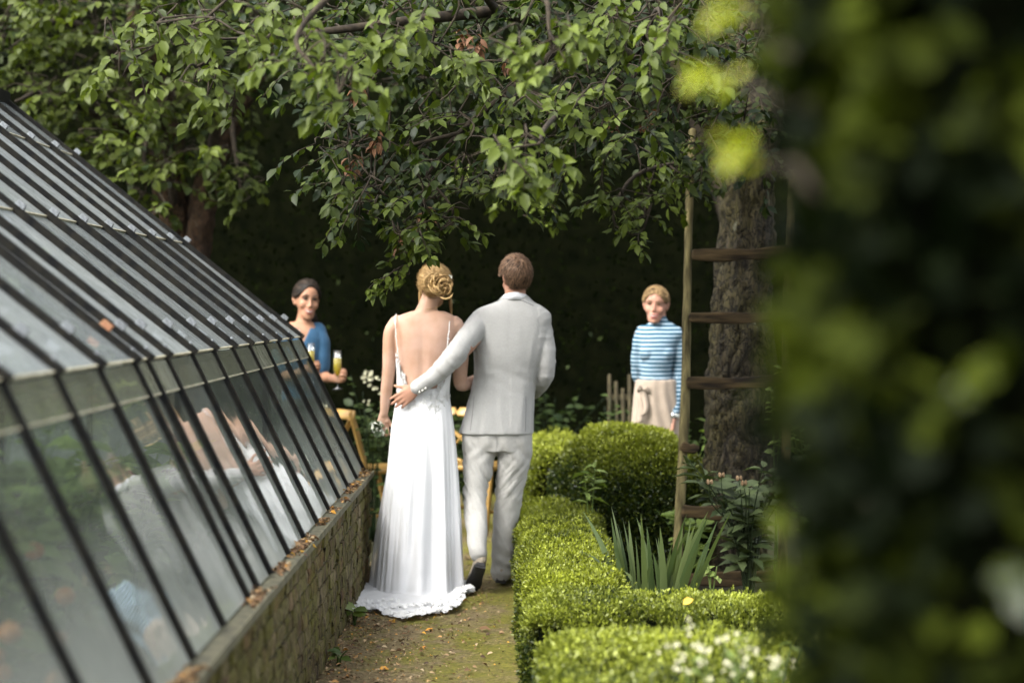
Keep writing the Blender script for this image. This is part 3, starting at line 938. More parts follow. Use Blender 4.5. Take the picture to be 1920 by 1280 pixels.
for (x, y, h, r), wds in zip(BACK_SPOTS, BACK_WORDS):
    t = empty('tall_tree', (x, y, 0)); tag(t, 'tall dark tree above the yew hedge ' + wds, 'tree', 'dark trees behind the hedge')
    bm = bmesh.new(); tube(bm, [(x, y, -.1), (x, y, h * .5), (x + .2, y, h * .85)], [.3, .22, .08], n=10); obj('trunk', bm, BARK_TWIG, t, smooth=True)
    q = norm(RNG.normal(0, 1, (9000, 3))); rr = RNG.uniform(.35, 1, 9000) ** .5
    q = q * rr[:, None] * np.array([r, r * .7, h * .36]) + np.array([x, y, h * .62])
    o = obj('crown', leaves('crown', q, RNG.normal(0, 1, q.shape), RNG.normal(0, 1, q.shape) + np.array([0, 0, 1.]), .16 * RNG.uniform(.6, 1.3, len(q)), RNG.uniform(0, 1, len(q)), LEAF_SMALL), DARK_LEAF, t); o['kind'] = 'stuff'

# an added tree keeps sky light off the back and fills the top
sh = empty('sky_blocker_tree', (1.95, 15.0, 0)); tag(sh, 'added tree that blocks the sky, its dark foliage filling the gap between the nearer crowns', 'tree')
bm = bmesh.new(); tube(bm, [(1.95, 15.0, -.1), (1.9, 15.0, 1.5), (1.4, 14.9, 3.2), (.6, 14.7, 4.4)], [.16, .13, .1, .05], n=14); obj('trunk', bm, BARK_TWIG, sh, smooth=True)
S = Tree([(1.4, 14.9, 3.2), (.6, 14.7, 4.4)])
fill(S, [(380, -60), (1500, -60), (1480, 160), (1300, 190), (560, 170), (420, 200)], 12.4, 14.6, 170, (.25, .45), 12, .085, .12)
fill(S, [(800, 250), (1060, 270), (1060, 350), (1010, 430), (960, 400), (930, 330)], 12.3, 12.8, 16, (.15, .25), 8, .07, .75)
for _ in range(120):
    b = np.array([RNG.uniform(-1.6, 3.6), RNG.uniform(12.4, 15.2), RNG.uniform(3.3, 5.4)]); S.attach(b); S.spray(b, RNG.normal(0, 1, 3), .45, 12, .09, .25)
S.build(sh, PLUM, BARK_TWIG, 300)

# ------------------------------------------------------------------ clipped box
BOX = leaf_mat('box_leaf', (.010, .02, .003), (.29, .325, .032), .42, .25, .3)
BOX2 = leaf_mat('box_leaf_front', (.012, .024, .004), (.27, .305, .038), .42, .25, .3)
def box_hedge(label, lo, hi, n, r=.12, size=.0165, m=BOX, faces='xXyYZ', seed=0, bumpy=.055, group=None, young=None):
    lo, hi = np.array(lo, float), np.array(hi, float)
    h = empty('box_hedge', ((lo[0] + hi[0]) / 2, (lo[1] + hi[1]) / 2, 0)); tag(h, label, 'hedge', group)
    p = box_surface(n, lo, hi, faces); p, nr = rounded(p, lo, hi, r)
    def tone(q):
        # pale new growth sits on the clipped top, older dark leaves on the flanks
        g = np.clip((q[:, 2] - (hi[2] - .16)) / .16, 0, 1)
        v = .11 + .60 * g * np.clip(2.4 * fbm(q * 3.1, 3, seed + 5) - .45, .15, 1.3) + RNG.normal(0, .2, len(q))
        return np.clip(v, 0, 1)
    k = fbm(p * 11, 2, seed + 40) > .36; p, nr = p[k], nr[k]      # small holes into the dark inside
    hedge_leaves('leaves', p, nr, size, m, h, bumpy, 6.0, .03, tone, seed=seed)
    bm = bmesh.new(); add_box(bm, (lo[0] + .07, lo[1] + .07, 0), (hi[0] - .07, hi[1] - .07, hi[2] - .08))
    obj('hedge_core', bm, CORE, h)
    k = RNG.choice(len(p), 170, replace=False); k = k[p[k, 2] > hi[2] - .1]      # young shoots the shears missed
    q, dd, nn, ss, tt = [], [], [], [], []
    for c, v in zip(p[k], nr[k]):
        ax = norm(v + RNG.normal(0, .35, 3) + np.array([0, 0, .4])); Ls = RNG.uniform(.015, .05)
        for j in range(9):
            q.append(c + ax * Ls * j / 8); dd.append(ax * .6 + RNG.normal(0, .7, 3)); nn.append(RNG.normal(0, .5, 3) + np.array([0, 0, 1])); ss.append(size * RNG.uniform(.6, 1.1)); tt.append(RNG.uniform(.5, 1))
    o = obj('shoots', leaves('shoots', np.array(q), np.array(dd), np.array(nn), np.array(ss), np.array(tt)), m, h); o['kind'] = 'stuff'
    return h
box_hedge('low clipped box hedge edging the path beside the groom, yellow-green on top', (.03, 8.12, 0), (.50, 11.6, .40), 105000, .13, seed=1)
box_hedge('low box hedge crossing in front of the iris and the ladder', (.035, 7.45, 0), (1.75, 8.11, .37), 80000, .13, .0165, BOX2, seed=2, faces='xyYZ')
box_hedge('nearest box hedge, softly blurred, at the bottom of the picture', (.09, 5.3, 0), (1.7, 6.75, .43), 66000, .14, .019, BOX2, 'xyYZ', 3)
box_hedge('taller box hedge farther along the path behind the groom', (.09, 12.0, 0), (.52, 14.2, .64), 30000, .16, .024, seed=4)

dome = empty('box_dome', (.68, 11.6, 0)); tag(dome, 'big rounded box bush clipped to a dome in front of the woman with the apron', 'bush')
q = norm(RNG.normal(0, 1, (110000, 3))); q = q[q[:, 2] > -.88]
def dome_r(q): return np.array([.46, .47, .55])
pp = np.array([.78, 11.35, .27]) + q * dome_r(q)
q2 = norm(RNG.normal(0, 1, (60000, 3))); q2 = q2[q2[:, 2] > -.8]
pp2 = np.array([.70, 12.0, .36]) + q2 * np.array([.5, .45, .45])
pp, qq = np.vstack([pp, pp2]), np.vstack([q, q2])
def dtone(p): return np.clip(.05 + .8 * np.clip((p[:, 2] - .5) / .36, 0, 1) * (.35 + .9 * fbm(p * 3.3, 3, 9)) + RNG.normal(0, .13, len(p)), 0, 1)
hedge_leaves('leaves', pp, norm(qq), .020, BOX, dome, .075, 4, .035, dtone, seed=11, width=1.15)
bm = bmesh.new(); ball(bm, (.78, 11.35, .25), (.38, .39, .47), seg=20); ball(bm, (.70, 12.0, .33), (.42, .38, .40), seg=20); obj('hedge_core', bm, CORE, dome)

# ------------------------------------------------------------------ the tall hedge beside the camera
FORE = leaf_mat('hornbeam_leaf', (.0015, .0035, .0003), (.046, .06, .005), .7, .3, .06)
near = empty('tall_hedge', (1.3, 2.05, 0)); tag(near, 'tall dark green hedge close to the camera, out of focus along the right edge', 'hedge')
lo, hi = np.array([.306, 1.80, 0.]), np.array([2.4, 2.28, 2.9])
p = box_surface(42000, lo, hi, 'xYyZ'); p, nr = rounded(p, lo, hi, .05)
pn = p + nr * 0
d = nr * .5 + RNG.normal(0, .7, p.shape); n_ = nr * .8 + RNG.normal(0, .5, p.shape) + np.array([0, 0, .3])
dep = np.abs(RNG.normal(0, .06, len(p))); p = p - nr * dep[:, None] + nr * (.10 * (fbm(p * 7, 3, 2) - .5))[:, None]
g = np.clip(5.0 * (fbm(p * np.array([9, 9, 8]), 2, 31) - .44), 0, 1)      # dark patches painted in place of shaded gaps between leaf clumps
o = obj('leaves', leaves('leaves', p, d, n_, .042 * RNG.uniform(.6, 1.3, len(p)), np.clip(g * RNG.uniform(.5, 1.2, len(p)), 0, 1), LEAF_BIG, 1.25), FORE, near); o['kind'] = 'stuff'
GLOSSY = leaf_mat('glossy_hedge_leaf', (.012, .02, .005), (.035, .05, .016), .45, .15, .38)
k = RNG.permutation(len(p)); k = k[(fbm(p[k] * 3.3, 2, 8) > .52) & (p[k, 1] < 1.95) & (p[k, 2] < 1.62)][:260]
o = obj('leaves', leaves('leaves', p[k] + nr[k] * .0, d[k], n_[k] + np.array([-.6, -.3, .5]), .042, RNG.uniform(0, 1, len(k)), LEAF_BIG, 1.25), GLOSSY, near); o['kind'] = 'stuff'
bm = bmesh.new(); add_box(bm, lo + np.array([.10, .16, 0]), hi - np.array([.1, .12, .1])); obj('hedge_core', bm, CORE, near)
SUNLIT_LEAF = leaf_mat('sunlit_hedge_leaf', (.22, .26, .02), (.48, .5, .06), .45, .45)  # bright lime colour stands in for sun shining through the leaves
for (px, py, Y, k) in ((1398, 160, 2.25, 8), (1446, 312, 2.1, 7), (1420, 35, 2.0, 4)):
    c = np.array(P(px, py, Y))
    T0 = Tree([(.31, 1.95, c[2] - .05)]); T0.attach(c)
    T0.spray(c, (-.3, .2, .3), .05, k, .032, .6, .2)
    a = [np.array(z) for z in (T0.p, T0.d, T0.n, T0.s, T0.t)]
    o = obj('sunlit_shoot', leaves('sunlit_shoot', *a, LEAF_BIG), SUNLIT_LEAF, near); o['kind'] = 'stuff'
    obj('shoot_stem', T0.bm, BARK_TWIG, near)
# ------------------------------------------------------------------ people
def skin_mat(name, c1, c2, lo=.35, hi=.65):
    return mat(name, c1, c2, 7, .58, bmp=.15, bdist=.002, spec=.25, sss=.12, lo=lo, hi=hi)
SKIN_F = mat('fair_skin', (.46, .30, .228), (.36, .212, .138), 5.5, .55, bmp=.12, bdist=.003, spec=.28, sss=.12, lo=.38, hi=.64)
SKIN_M = skin_mat('groom_skin', (.38, .205, .14), (.33, .172, .11))
SKIN_T = skin_mat('tan_skin', (.30, .158, .096), (.255, .128, .075))
SKIN_P = skin_mat('rosy_skin', (.38, .21, .15), (.325, .165, .112))
EYE_W = mat('eye_white', (.30, .27, .25), rough=.4)
EYE_D = mat('eye_iris', (.03, .018, .01), rough=.15)
TEETH = mat('teeth', (.5, .45, .4), rough=.5)
LIPS = mat('lips', (.30, .075, .06), (.25, .06, .05), 20, .45)

def hair_mat(name, c1, c2, rough=.42):
    m, nt = new_mat(name)
    at = N(nt, 'Attribute'); at.attribute_name = 'tone'
    c = ramp(nt, at.outputs['Fac'], [(0, c1), (1, c2)])
    b = N(nt, 'BsdfPrincipled', Roughness=rough)
    nt.links.new(c, b.inputs['Base Color'])
    b.inputs['Specular IOR Level'].default_value = .16
    finish(nt, b.outputs[0])
    return m

def head_matrix(c, yaw=0, pitch=0, roll=0, s=1.0):
    "yaw 0 faces the camera (-y); pitch > 0 looks down; roll tips towards +x"
    return Matrix.Translation(Vector(c)) @ Matrix.Rotation(math.radians(yaw), 4, 'Z') @ Matrix.Rotation(math.radians(pitch), 4, 'X') @ Matrix.Rotation(math.radians(roll), 4, 'Y') @ Matrix.Scale(s, 4)

def head_shape(bm, H, smile=False, female=True):
    t = bmesh.new()
    R = [(-.111, .020, -.082, -.05), (-.103, .035, -.092, -.03), (-.085, .048, -.096, -.005), (-.06, .053, -.093, .035), (-.03, .061, -.091, .07),
         (0, .067, -.089, .088), (.03, .071, -.091, .096), (.06, .069, -.086, .092), (.085, .058, -.068, .073), (.102, .038, -.036, .046), (.111, .015, -.01, .018)]
    k = .9 if female else 1.05
    rings_loft(t, [(0, (f + b) / 2, z, w * (k if z < -.03 else 1), (b - f) / 2) for z, w, f, b in R], n=28, sub=3, ex=2.15)
    tube(t, [(0, -.088, .022), (0, -.096, 0), (0, -.107, -.026)], [.006, .0065, .0085], n=10, sub=3)
    for s in (-1, 1):
        ball(t, (s * .009, -.097, -.03), (.007, .008, .0055), seg=10)
        ball(t, (s * .035, -.066, -.024 if smile else -.03), (.026, .022, .026), seg=14)
        ball(t, (s * .033, -.078, .027), (.024, .014, .008), seg=12)
        tube(t, [(s * .070, .012, -.028), (s * .076, .020, -.01), (s * .081, .026, .012), (s * .076, .016, .026)], [(.007, .01), (.008, .014), (.007, .016), (.005, .010)], n=10, sub=3)
    ball(t, (0, -.086, -.096), (.018, .014, .014), seg=10)
    tube(t, [(-.02, -.09, -.050), (0, -.099, -.050), (.02, -.09, -.050)], [.006, .008, .006], n=10, sub=3)
    tube(t, [(-.018, -.09, -.064), (0, -.098, -.066), (.018, -.09, -.064)], [.006, .0085, .006], n=10, sub=3)
    bmesh.ops.transform(t, matrix=H, verts=t.verts)
    me = bpy.data.meshes.new('t'); t.to_mesh(me); t.free(); bm.from_mesh(me); bpy.data.meshes.remove(me)

def sockets(me, H):
    "eye hollows, and a softening of the face so that its forms run into each other"
    co = get_co(me); Hi = np.array(H.inverted())
    l = co @ Hi[:3, :3].T + Hi[:3, 3]
    e = np.empty(len(me.edges) * 2, np.int32); me.edges.foreach_get('vertices', e); e = e.reshape(-1, 2)
    w = np.exp(-((np.linalg.norm((l - np.array([0, -.06, -.04])) / np.array([.075, .06, .085]), axis=1)) ** 4))
    w = w * (1 - .75 * np.exp(-(((l - np.array([0, -.105, -.022])) / np.array([.016, .02, .022])) ** 2).sum(1)))
    for _ in range(7):
        s = np.zeros_like(co); c = np.zeros(len(co))
        np.add.at(s, e[:, 0], co[e[:, 1]]); np.add.at(s, e[:, 1], co[e[:, 0]]); np.add.at(c, e.ravel(), 1)
        co = co + (w * .6)[:, None] * (s / np.maximum(c, 1)[:, None] - co)
    l = co @ Hi[:3, :3].T + Hi[:3, 3]
    push = np.zeros(len(co))
    for s in (-1, 1):
        e = np.array([s * .031, -.088, .012]); r = (l - e) / np.array([.017, .03, .010])
        push += .010 * np.exp(-(r ** 2).sum(1))
    push[l[:, 1] > -.03] = 0
    d = np.array(H)[:3, 1]
    set_co(me, co + push[:, None] * d[None] / np.linalg.norm(d) * 1.0)

def face_parts(person, H, smile=True, brow=(.06, .035, .02), lips=LIPS, open_mouth=True):
    mb = mat('eyebrow_hair', brow, rough=.7)
    for s in (-1, 1):
        bm = bmesh.new(); ball(bm, (s * .031, -.079, .0115), (.0125, .009, .0036 if smile else .0075), H, 12); e = obj('eye', bm, EYE_W, person, smooth=True)
        bm = bmesh.new(); ball(bm, (s * .031, -.0862, .0115), (.0085, .0028, .0040 if smile else .0058), H, 10); obj('iris', bm, EYE_D, e, smooth=True)
        bm = bmesh.new(); tube(bm, [H @ Vector(v) for v in ((s * .0165, -.085, .0140), (s * .031, -.0893, .0172), (s * .046, -.078, .0120))], [.0022, .0032, .0018], n=6, sub=4); obj('eyelashes', bm, mb, person, smooth=True)
        bm = bmesh.new(); tube(bm, [H @ Vector(v) for v in ((s * .014, -.094, .030), (s * .032, -.0935, .0375), (s * .050, -.080, .031))], [.003, .0034, .0016], n=6, sub=4); obj('eyebrow', bm, mb, person, smooth=True)
    H = H @ Matrix.Translation((0, -.0006, -.001))     # the mouth sits in the softened face
    if smile:
        up = .010; w = .027
        if open_mouth:
            bm = bmesh.new(); tube(bm, [H @ Vector(v) for v in ((-w * .86, -.090, -.053 + up * .3), (-w * .5, -.0955, -.0575), (0, -.0995, -.0595), (w * .5, -.0955, -.0575), (w * .86, -.090, -.053 + up * .3))], [.002, .0036, .0042, .0036, .002], n=8, sub=4); obj('teeth', bm, TEETH, person, smooth=True)
        for z, d in ((-.0505, 0), (-.0665, -.004)):
            bm = bmesh.new(); tube(bm, [H @ Vector(v) for v in ((-w, -.088, -.052 + up * .5), (-w * .5, -.0965, z - .001 + d * .5), (0, -.1005, z + d * .6), (w * .5, -.0965, z - .001 + d * .5), (w, -.088, -.052 + up * .5))], [.002, .0036, .0042, .0036, .002], n=8, sub=4); obj('lip', bm, lips, person, smooth=True)
    else:
        for z in (-.0515, -.0645):
            bm = bmesh.new(); tube(bm, [H @ Vector(v) for v in ((-.022, -.094, -.0575), (0, -.107, z), (.022, -.094, -.0575))], [.002, .004, .002], n=8, sub=4); obj('lip', bm, lips, person, smooth=True)

def hand(bm, wrist, d, n, thumb=1, curl=(25, 30, 25), s=1.0, spread=5, tcurl=20, palm_r=.013, grip=None):
    "palm and five bent fingers: d points to the fingertips, n out of the palm; thumb side is d x n times thumb"
    w = Vector(wrist); d = Vector(d).normalized(); n = Vector(n); n = (n - d * n.dot(d)).normalized()
    side = d.cross(n) * thumb
    tube(bm, [w - d * .02 * s, w + d * .02 * s, w + d * .055 * s, w + d * .09 * s], [(.024 * s, .018 * s), (.033 * s, .0155 * s), (.042 * s, palm_r * 1.1 * s), (.041 * s, .0115 * s)], n=14, ref=side, sub=3)
    ball(bm, w + d * .035 * s + side * .024 * s + n * .008 * s, .017 * s, seg=10)
    for k, (off, ln, r) in enumerate(((.031, .072, .0092), (.0105, .080, .0095), (-.0105, .075, .0092), (-.031, .060, .0082))):
        a = math.radians(spread) * (1.5 - k) * .8
        f = (d * math.cos(a) + side * math.sin(a)).normalized()
        r *= 1.2
        p = w + d * (.088 - (.006 if k in (0, 3) else 0)) * s + side * off * s
        pts = [p - f * .03 * s, p]; rr = [r * s, r * 1.05 * s]
        ang = 0
        for L, c in zip((.45, .32, .25), curl):
            ang += math.radians(c + 3 * k)
            p = p + (f * math.cos(ang) + n * math.sin(ang)) * ln * L * s
            pts.append(p); rr.append(r * s * (.98 - .1 * (len(pts) - 2)))
        tube(bm, pts, rr, n=10, sub=3, ref=side)
    p = w + d * .028 * s + side * .028 * s
    f = (d * .80 + side * .52 + n * .25).normalized(); pts = [p - f * .012 * s, p]
    for L, c in ((.040, 0), (.032, tcurl), (.024, tcurl)):
        f = (Matrix.Rotation(math.radians(c) * -thumb, 3, n) @ f + n * .12).normalized(); p = p + f * L * s; pts.append(p)
    tube(bm, pts, [.013 * s, .0125 * s, .0115 * s, .0105 * s, .0085 * s], n=10, sub=3, ref=n)

HC, HR = np.array([0, .008, .028]), np.array([.0775, .1025, .0885])     # scalp ellipsoid in head coordinates

def strands(name, H, roots, dirs, length, width, person, m, lift=0.004, steps=6, wob=.15, grow=.004, tone=None, pull=None, keep=None):
    "hair locks that lie along the scalp: each a thin wedge-shaped ribbon"
    V, F, T = [], [], []
    R = np.array(H)
    for i, (p, d) in enumerate(zip(roots, dirs)):
        p = np.array(p, float); d = norm(d); L = length * RNG.uniform(.7, 1.15); h = lift * RNG.uniform(.5, 1.3)
        base = len(V); tn = RNG.uniform(0, 1) if tone is None else tone
        ww = width * RNG.uniform(.6, 1.3)
        for k in range(steps + 1):
            nrm = norm((p - HC) / HR ** 2)
            q = (p - HC) / HR; q = q / np.linalg.norm(q)
            surf = HC + q * HR
            pos = surf + nrm * (h + grow * k / steps * RNG.uniform(.6, 1.2)) if pull is None else p + nrm * 0
            s = norm(np.cross(d, nrm)); w = ww * (1 - (k / steps) ** 2 * .85)
            for a, b in ((-w, 0), (0, w * .6), (w, 0)): V.append(pos + s * a + nrm * b)
            d = norm(d + RNG.normal(0, wob, 3)); d = norm(d - nrm * d.dot(nrm)); p2 = surf + d * L / steps
            p = p2 if keep is None or keep(p2) else surf + d * L / steps * .12
            T += [tn] * 3
        for k in range(steps):
            a = base + 3 * k
            F += [(a, a + 1, a + 4, a + 3), (a + 1, a + 2, a + 5, a + 4)]
    V = np.array(V) @ R[:3, :3].T + R[:3, 3]
    me = mesh_np(name, V, F, T); me.polygons.foreach_set('use_smooth', [True] * len(me.polygons))
    return me

def scalp_pts(n, keep):
    out = []
    while len(out) < n:
        q = norm(RNG.normal(0, 1, 3)); p = HC + q * HR
        if keep(p): out.append(p)
    return np.array(out)

def hair_cap(H, keep, m, person, grow=.004, name='hair'):
    bm = bmesh.new()
    bmesh.ops.create_uvsphere(bm, u_segments=110, v_segments=72, radius=1.0)
    for v in bm.verts:
        q = np.array(v.co); p = HC + q * (HR + grow)
        if not keep(p): p = HC + q * (HR - .022)
        v.co = H @ Vector(p)
    me = bpy.data.meshes.new(name); bm.to_mesh(me); bm.free()
    at = me.attributes.new('tone', 'FLOAT', 'POINT'); at.data.foreach_set('value', [.25] * len(me.vertices))
    return obj(name, me, m, person, smooth=True)

def tube_mesh(name, items, tone=None, n=6, sub=4):
    "several locks in one mesh, each (points, radii), with a tone of its own"
    Vs, Fs, Ts = [], [], []; off = 0
    for pts, rad in items:
        bm = bmesh.new(); tube(bm, pts, rad, n=n, sub=sub, ref=(.3, .5, .8), cap=False)
        bmesh.ops.triangulate(bm, faces=bm.faces[:]); bm.verts.index_update()
        Vs += [tuple(v.co) for v in bm.verts]; Fs += [tuple(v.index + off for v in f.verts) for f in bm.faces]
        Ts += [RNG.uniform(0, 1)] * len(bm.verts); off += len(bm.verts); bm.free()
    me = mesh_np(name, Vs, Fs, Ts); me.polygons.foreach_set('use_smooth', [True] * len(me.polygons))
    return me

def folds(me, fn):
    "push vertices along their normals by fn(co, normal)"
    co, no = get_co(me), get_no(me)
    set_co(me, co + no * fn(co, no)[:, None])

# ================================================================== groom
GY = 10.6
def G(px, py, dy=0.0): return P(px, py, GY) + Vector((0, dy, 0))
def gring(xl, xr, y, ry, dy=0.0):
    a, b = G(xl, y), G(xr, y); return ((a.x + b.x) / 2, GY + dy, a.z, (b.x - a.x) / 2, ry)
GB = (G(945, 575).x, GY, 0)

def linen(name, c1, c2, slub=.5, warm=0):
    m, nt = new_mat(name)
    b = N(nt, 'BsdfPrincipled', Roughness=.85); b.inputs['Specular IOR Level'].default_value = .2
    b.inputs['Sheen Weight'].default_value = .15
    a = noise_(nt, coords(nt, (30, 30, 260)), 3.0, 3, .6)
    c = noise_(nt, coords(nt, (260, 260, 24)), 3.0, 3, .6)
    f = math_(nt, 'MULTIPLY', math_(nt, 'ADD', a, c), .5)
    col = ramp(nt, f, [(.36, c1), (.64, c2)])
    nt.links.new(col, b.inputs['Base Color'])
    big = noise_(nt, coords(nt, (1, 1, 1.6)), 9.0, 3, .5, .6)
    h = math_(nt, 'ADD', math_(nt, 'MULTIPLY', f, .25), big)
    nt.links.new(bump(nt, h, .35, .012), b.inputs['Normal'])
    finish(nt, b.outputs[0])
    return m
LINEN = linen('grey_linen', (.295, .293, .284), (.39, .387, .375))
LINEN_P = linen('pale_linen', (.34, .333, .312), (.435, .425, .40))

HG = head_matrix(G(967, 522), 197, 4, 2, 1.03) @ Matrix.Diagonal((.91, 1, 1, 1))
bm = bmesh.new()
head_shape(bm, HG, female=False)
tube(bm, [G(966, 540, .005), G(966, 560, 0), G(965, 590, .0)], [(.058, .062), (.060, .064), (.08, .07)], n=18)
rings_loft(bm, [gring(915, 1010, 578, .07), gring(897, 1026, 605, .10), gring(893, 1024, 650, .115), gring(898, 1000, 710, .10), gring(888, 992, 780, .1), gring(888, 988, 815, .09), gring(900, 975, 835, .06)], sub=2)
tube(bm, [G(905, 612), G(862, 664, -.22), G(800, 714, -.225), G(786, 722, -.225)], [.05, .04, .03, .026], n=12)
hand(bm, G(786, 723, -.222), (-.78, -.0, -.60), (.0, 1, .0), -1, (2, 8, 8), 1.0, 6, 8, .015)
tube(bm, [G(1012, 618), G(1022, 695, -.03), G(1000, 736, .18), G(985, 738, .25)], [.05, .04, .028, .025], n=12)
hand(bm, G(985, 737, .25), (-.7, .5, .1), (-.4, -.8, 0), -1, (30, 40, 30), 1.0)
tube(bm, [G(906, 830), G(893, 925, -.04), G(893, 975, -.14), G(897, 1025, -.23)], [.06, .048, .045, .034], n=12)
tube(bm, [G(962, 830), G(955, 915, .06), G(946, 980, .1), G(938, 1070, .1)], [.06, .048, .045, .034], n=12)
me = remesh(bm, .0055, 2); sockets(me, HG)
groom = obj('person', me, SKIN_M, base=GB)
tag(groom, 'man seen from behind in a pale grey linen suit', 'person')
face_parts(groom, HG, False, (.12, .07, .04))
HAIR_B = hair_mat('brown_hair', (.012, .007, .004), (.21, .125, .075), .5)
def keep_m(p): return p[2] > -.046 and not (abs(p[0]) > .048 and p[1] < .045 and p[2] < .022) and not (p[1] < -.05 and p[2] < .062) and not (p[1] < .0 and p[2] < .0)
hair_cap(HG, keep_m, HAIR_B, groom, .006)
CROWN = np.array([-.012, .075, .085])
rt_ = scalp_pts(1150, lambda p: keep_m(p))
dr_ = (rt_ - CROWN) * np.array([1, 1, 1]) + np.array([.0, .0, -.02]) + RNG.normal(0, .012, rt_.shape)
top = rt_[:, 1] < -.0
dr_[top] += np.array([.03, -.05, 0])
o = obj('hair_lock', strands('hair_lock', HG, rt_, dr_, .055, .0068, groom, HAIR_B, .005, 5, .10, .015, keep=keep_m), HAIR_B, groom); o['kind'] = 'stuff'

rt_ = scalp_pts(900, lambda p: keep_m(p)); dr_ = (rt_ - CROWN) + RNG.normal(0, .02, rt_.shape)
o = obj('fine_hair', strands('fine_hair', HG, rt_, dr_, .045, .0016, groom, HAIR_B, .012, 5, .14, .012, keep=keep_m), HAIR_B, groom); o['kind'] = 'stuff'
# jacket
bm = bmesh.new()
rings_loft(bm, [gring(943, 990, 554, .060, .005), gring(930, 1002, 566, .076), gring(902, 1019, 576, .088), gring(888, 1030, 586, .10), gring(883, 1034, 602, .112), gring(885, 1032, 632, .126, .0),
                gring(888, 1024, 665, .128), gring(889, 1008, 702, .117), gring(882, 1003, 735, .12), gring(872, 1001, 772, .132), gring(863, 1001, 800, .138), gring(861, 1001, 812, .138)], n=40, sub=3, ex=2.5)
tube(bm, [G(905, 601, .01), G(890, 618, -.07), G(864, 652, -.195), G(852, 668, -.225), G(820, 700, -.23), G(786, 723, -.225)], [(.058, .07), (.066, .068), (.061, .060), (.059, .058), (.050, .049), (.041, .040)], n=20, sub=4, ref=(0, 1, 0))
tube(bm, [G(1010, 606, .0), G(1018, 630, -.01), G(1024, 665, -.03), G(1023, 698, -.02), G(1012, 722, .07), G(1000, 738, .19)], [(.06, .07), (.058, .066), (.052, .058), (.051, .055), (.048, .05), (.04, .042)], n=20, sub=4, ref=(1, 0, 0))
me = remesh(bm, .0058, 3)
def jacket_folds(c, n):
    z = c[:, 2]; x = c[:, 0] - GB[0]; back = np.clip(-n[:, 1], 0, 1)
    d = .007 * (fbm(c * np.array([13, 13, 6]), 3, 3) - .5)
    # centre seam, and creases that run from the blades and armholes down into the waist
    d -= .0016 * np.exp(-((x - .03) / .005) ** 2) * back * (z > .9)
    for x0, sl, z0, w, a in ((.185, -.2, 1.22, .012, -.006), (-.12, .22, 1.30, .02, .004), (-.09, .16, 1.26, .02, -.003), (.155, -.14, 1.30, .018, .004), (.175, -.18, 1.34, .016, -.004), (-.02, .1, 1.0, .02, .004), (.10, -.1, 1.02, .02, .0045), (-.12, -.1, .98, .014, -.006), (.13, .06, 1.02, .015, -.005)):
        u = x - x0 - sl * (z - z0) * -1
        d += a * np.exp(-(u / w) ** 2) * np.exp(-((z - z0 + .08) / .17) ** 2) * back
    # horizontal tension at the waist, sleeve rumples
    d += .0016 * np.sin(z * 75 + x * 30 + 7 * fbm(c * 5, 2, 7)) * np.exp(-((z - 1.17) / .07) ** 2) * back
    arm = (x < -.17)
    u = c @ np.array([.72, -.2, .66])
    d += arm * (.020 * (fbm(np.stack([u * 26, c[:, 0] * 8 + c[:, 2] * 6, c[:, 1] * 9], 1), 3, 5) - .5)) * (.5 + .7 * np.exp(-((c[:, 2] - 1.27) / .07) ** 2))
    arm2 = (x > .19)
    d += arm2 * .016 * (fbm(c * np.array([8, 8, 26]), 3, 6) - .5)
    return d
folds(me, jacket_folds)
jacket = obj('jacket', me, LINEN, groom)
# turned collar, shirt collar, cuff buttons, pocket flap
def collar(name, m, pts, h, th, parent):
    bm = bmesh.new(); prev = None; first = None
    C = catmull(pts, 6)
    cen = np.mean(np.array(C), 0)
    for c in C:
        o_ = norm((c - cen) * np.array([1, 1, 0]))
        q = [c, c + o_ * th, c + o_ * th * .6 + np.array([0, 0, h]), c + np.array([0, 0, h]) - o_ * th * .4]
        vs = [bm.verts.new(x) for x in q]
        if prev:
            for k in range(4): bm.faces.new((prev[k], prev[(k + 1) % 4], vs[(k + 1) % 4], vs[k]))
        else: first = vs
        prev = vs
    bm.faces.new(first); bm.faces.new(prev[::-1])
    return obj(name, bm, m, parent, smooth=True)
WHITE_SHIRT = mat('white_shirt_cotton', (.78, .78, .8), (.72, .72, .75), 60, .8)
def neck_band(name, m, c, r0, r1, h, back, th, parent, arc=.82, ex=0):
    "an open band round the neck, higher at the back; r0 below, r1 above"
    bm = bmesh.new(); prev = None
    for t in np.linspace(-1, 1, 41):
        a = -math.pi / 2 + t * math.pi * arc
        bk_ = (1 - abs(t)) ** .6
        u = Vector((math.cos(a), math.sin(a) * 1.06, 0))
        z0 = c.z - back * (1 - bk_) + ex * t; hh = h * (.55 + .45 * bk_)
        q = [c + u * r0 + Vector((0, 0, z0 - c.z)), c + u * r1 + Vector((0, 0, z0 - c.z + hh)), c + u * (r1 - th) + Vector((0, 0, z0 - c.z + hh)), c + u * (r0 - th) + Vector((0, 0, z0 - c.z))]
        vs = [bm.verts.new(v) for v in q]
        if prev:
            for k in range(4): bm.faces.new((prev[k], prev[(k + 1) % 4], vs[(k + 1) % 4], vs[k]))
        else: bm.faces.new(vs)
        prev = vs
    bm.faces.new(prev[::-1])
    return obj(name, bm, m, parent, smooth=True)
neck_band('shirt_collar', WHITE_SHIRT, G(966, 561, .0), .073, .0665, .040, .03, .006, groom)
from mathutils.bvhtree import BVHTree
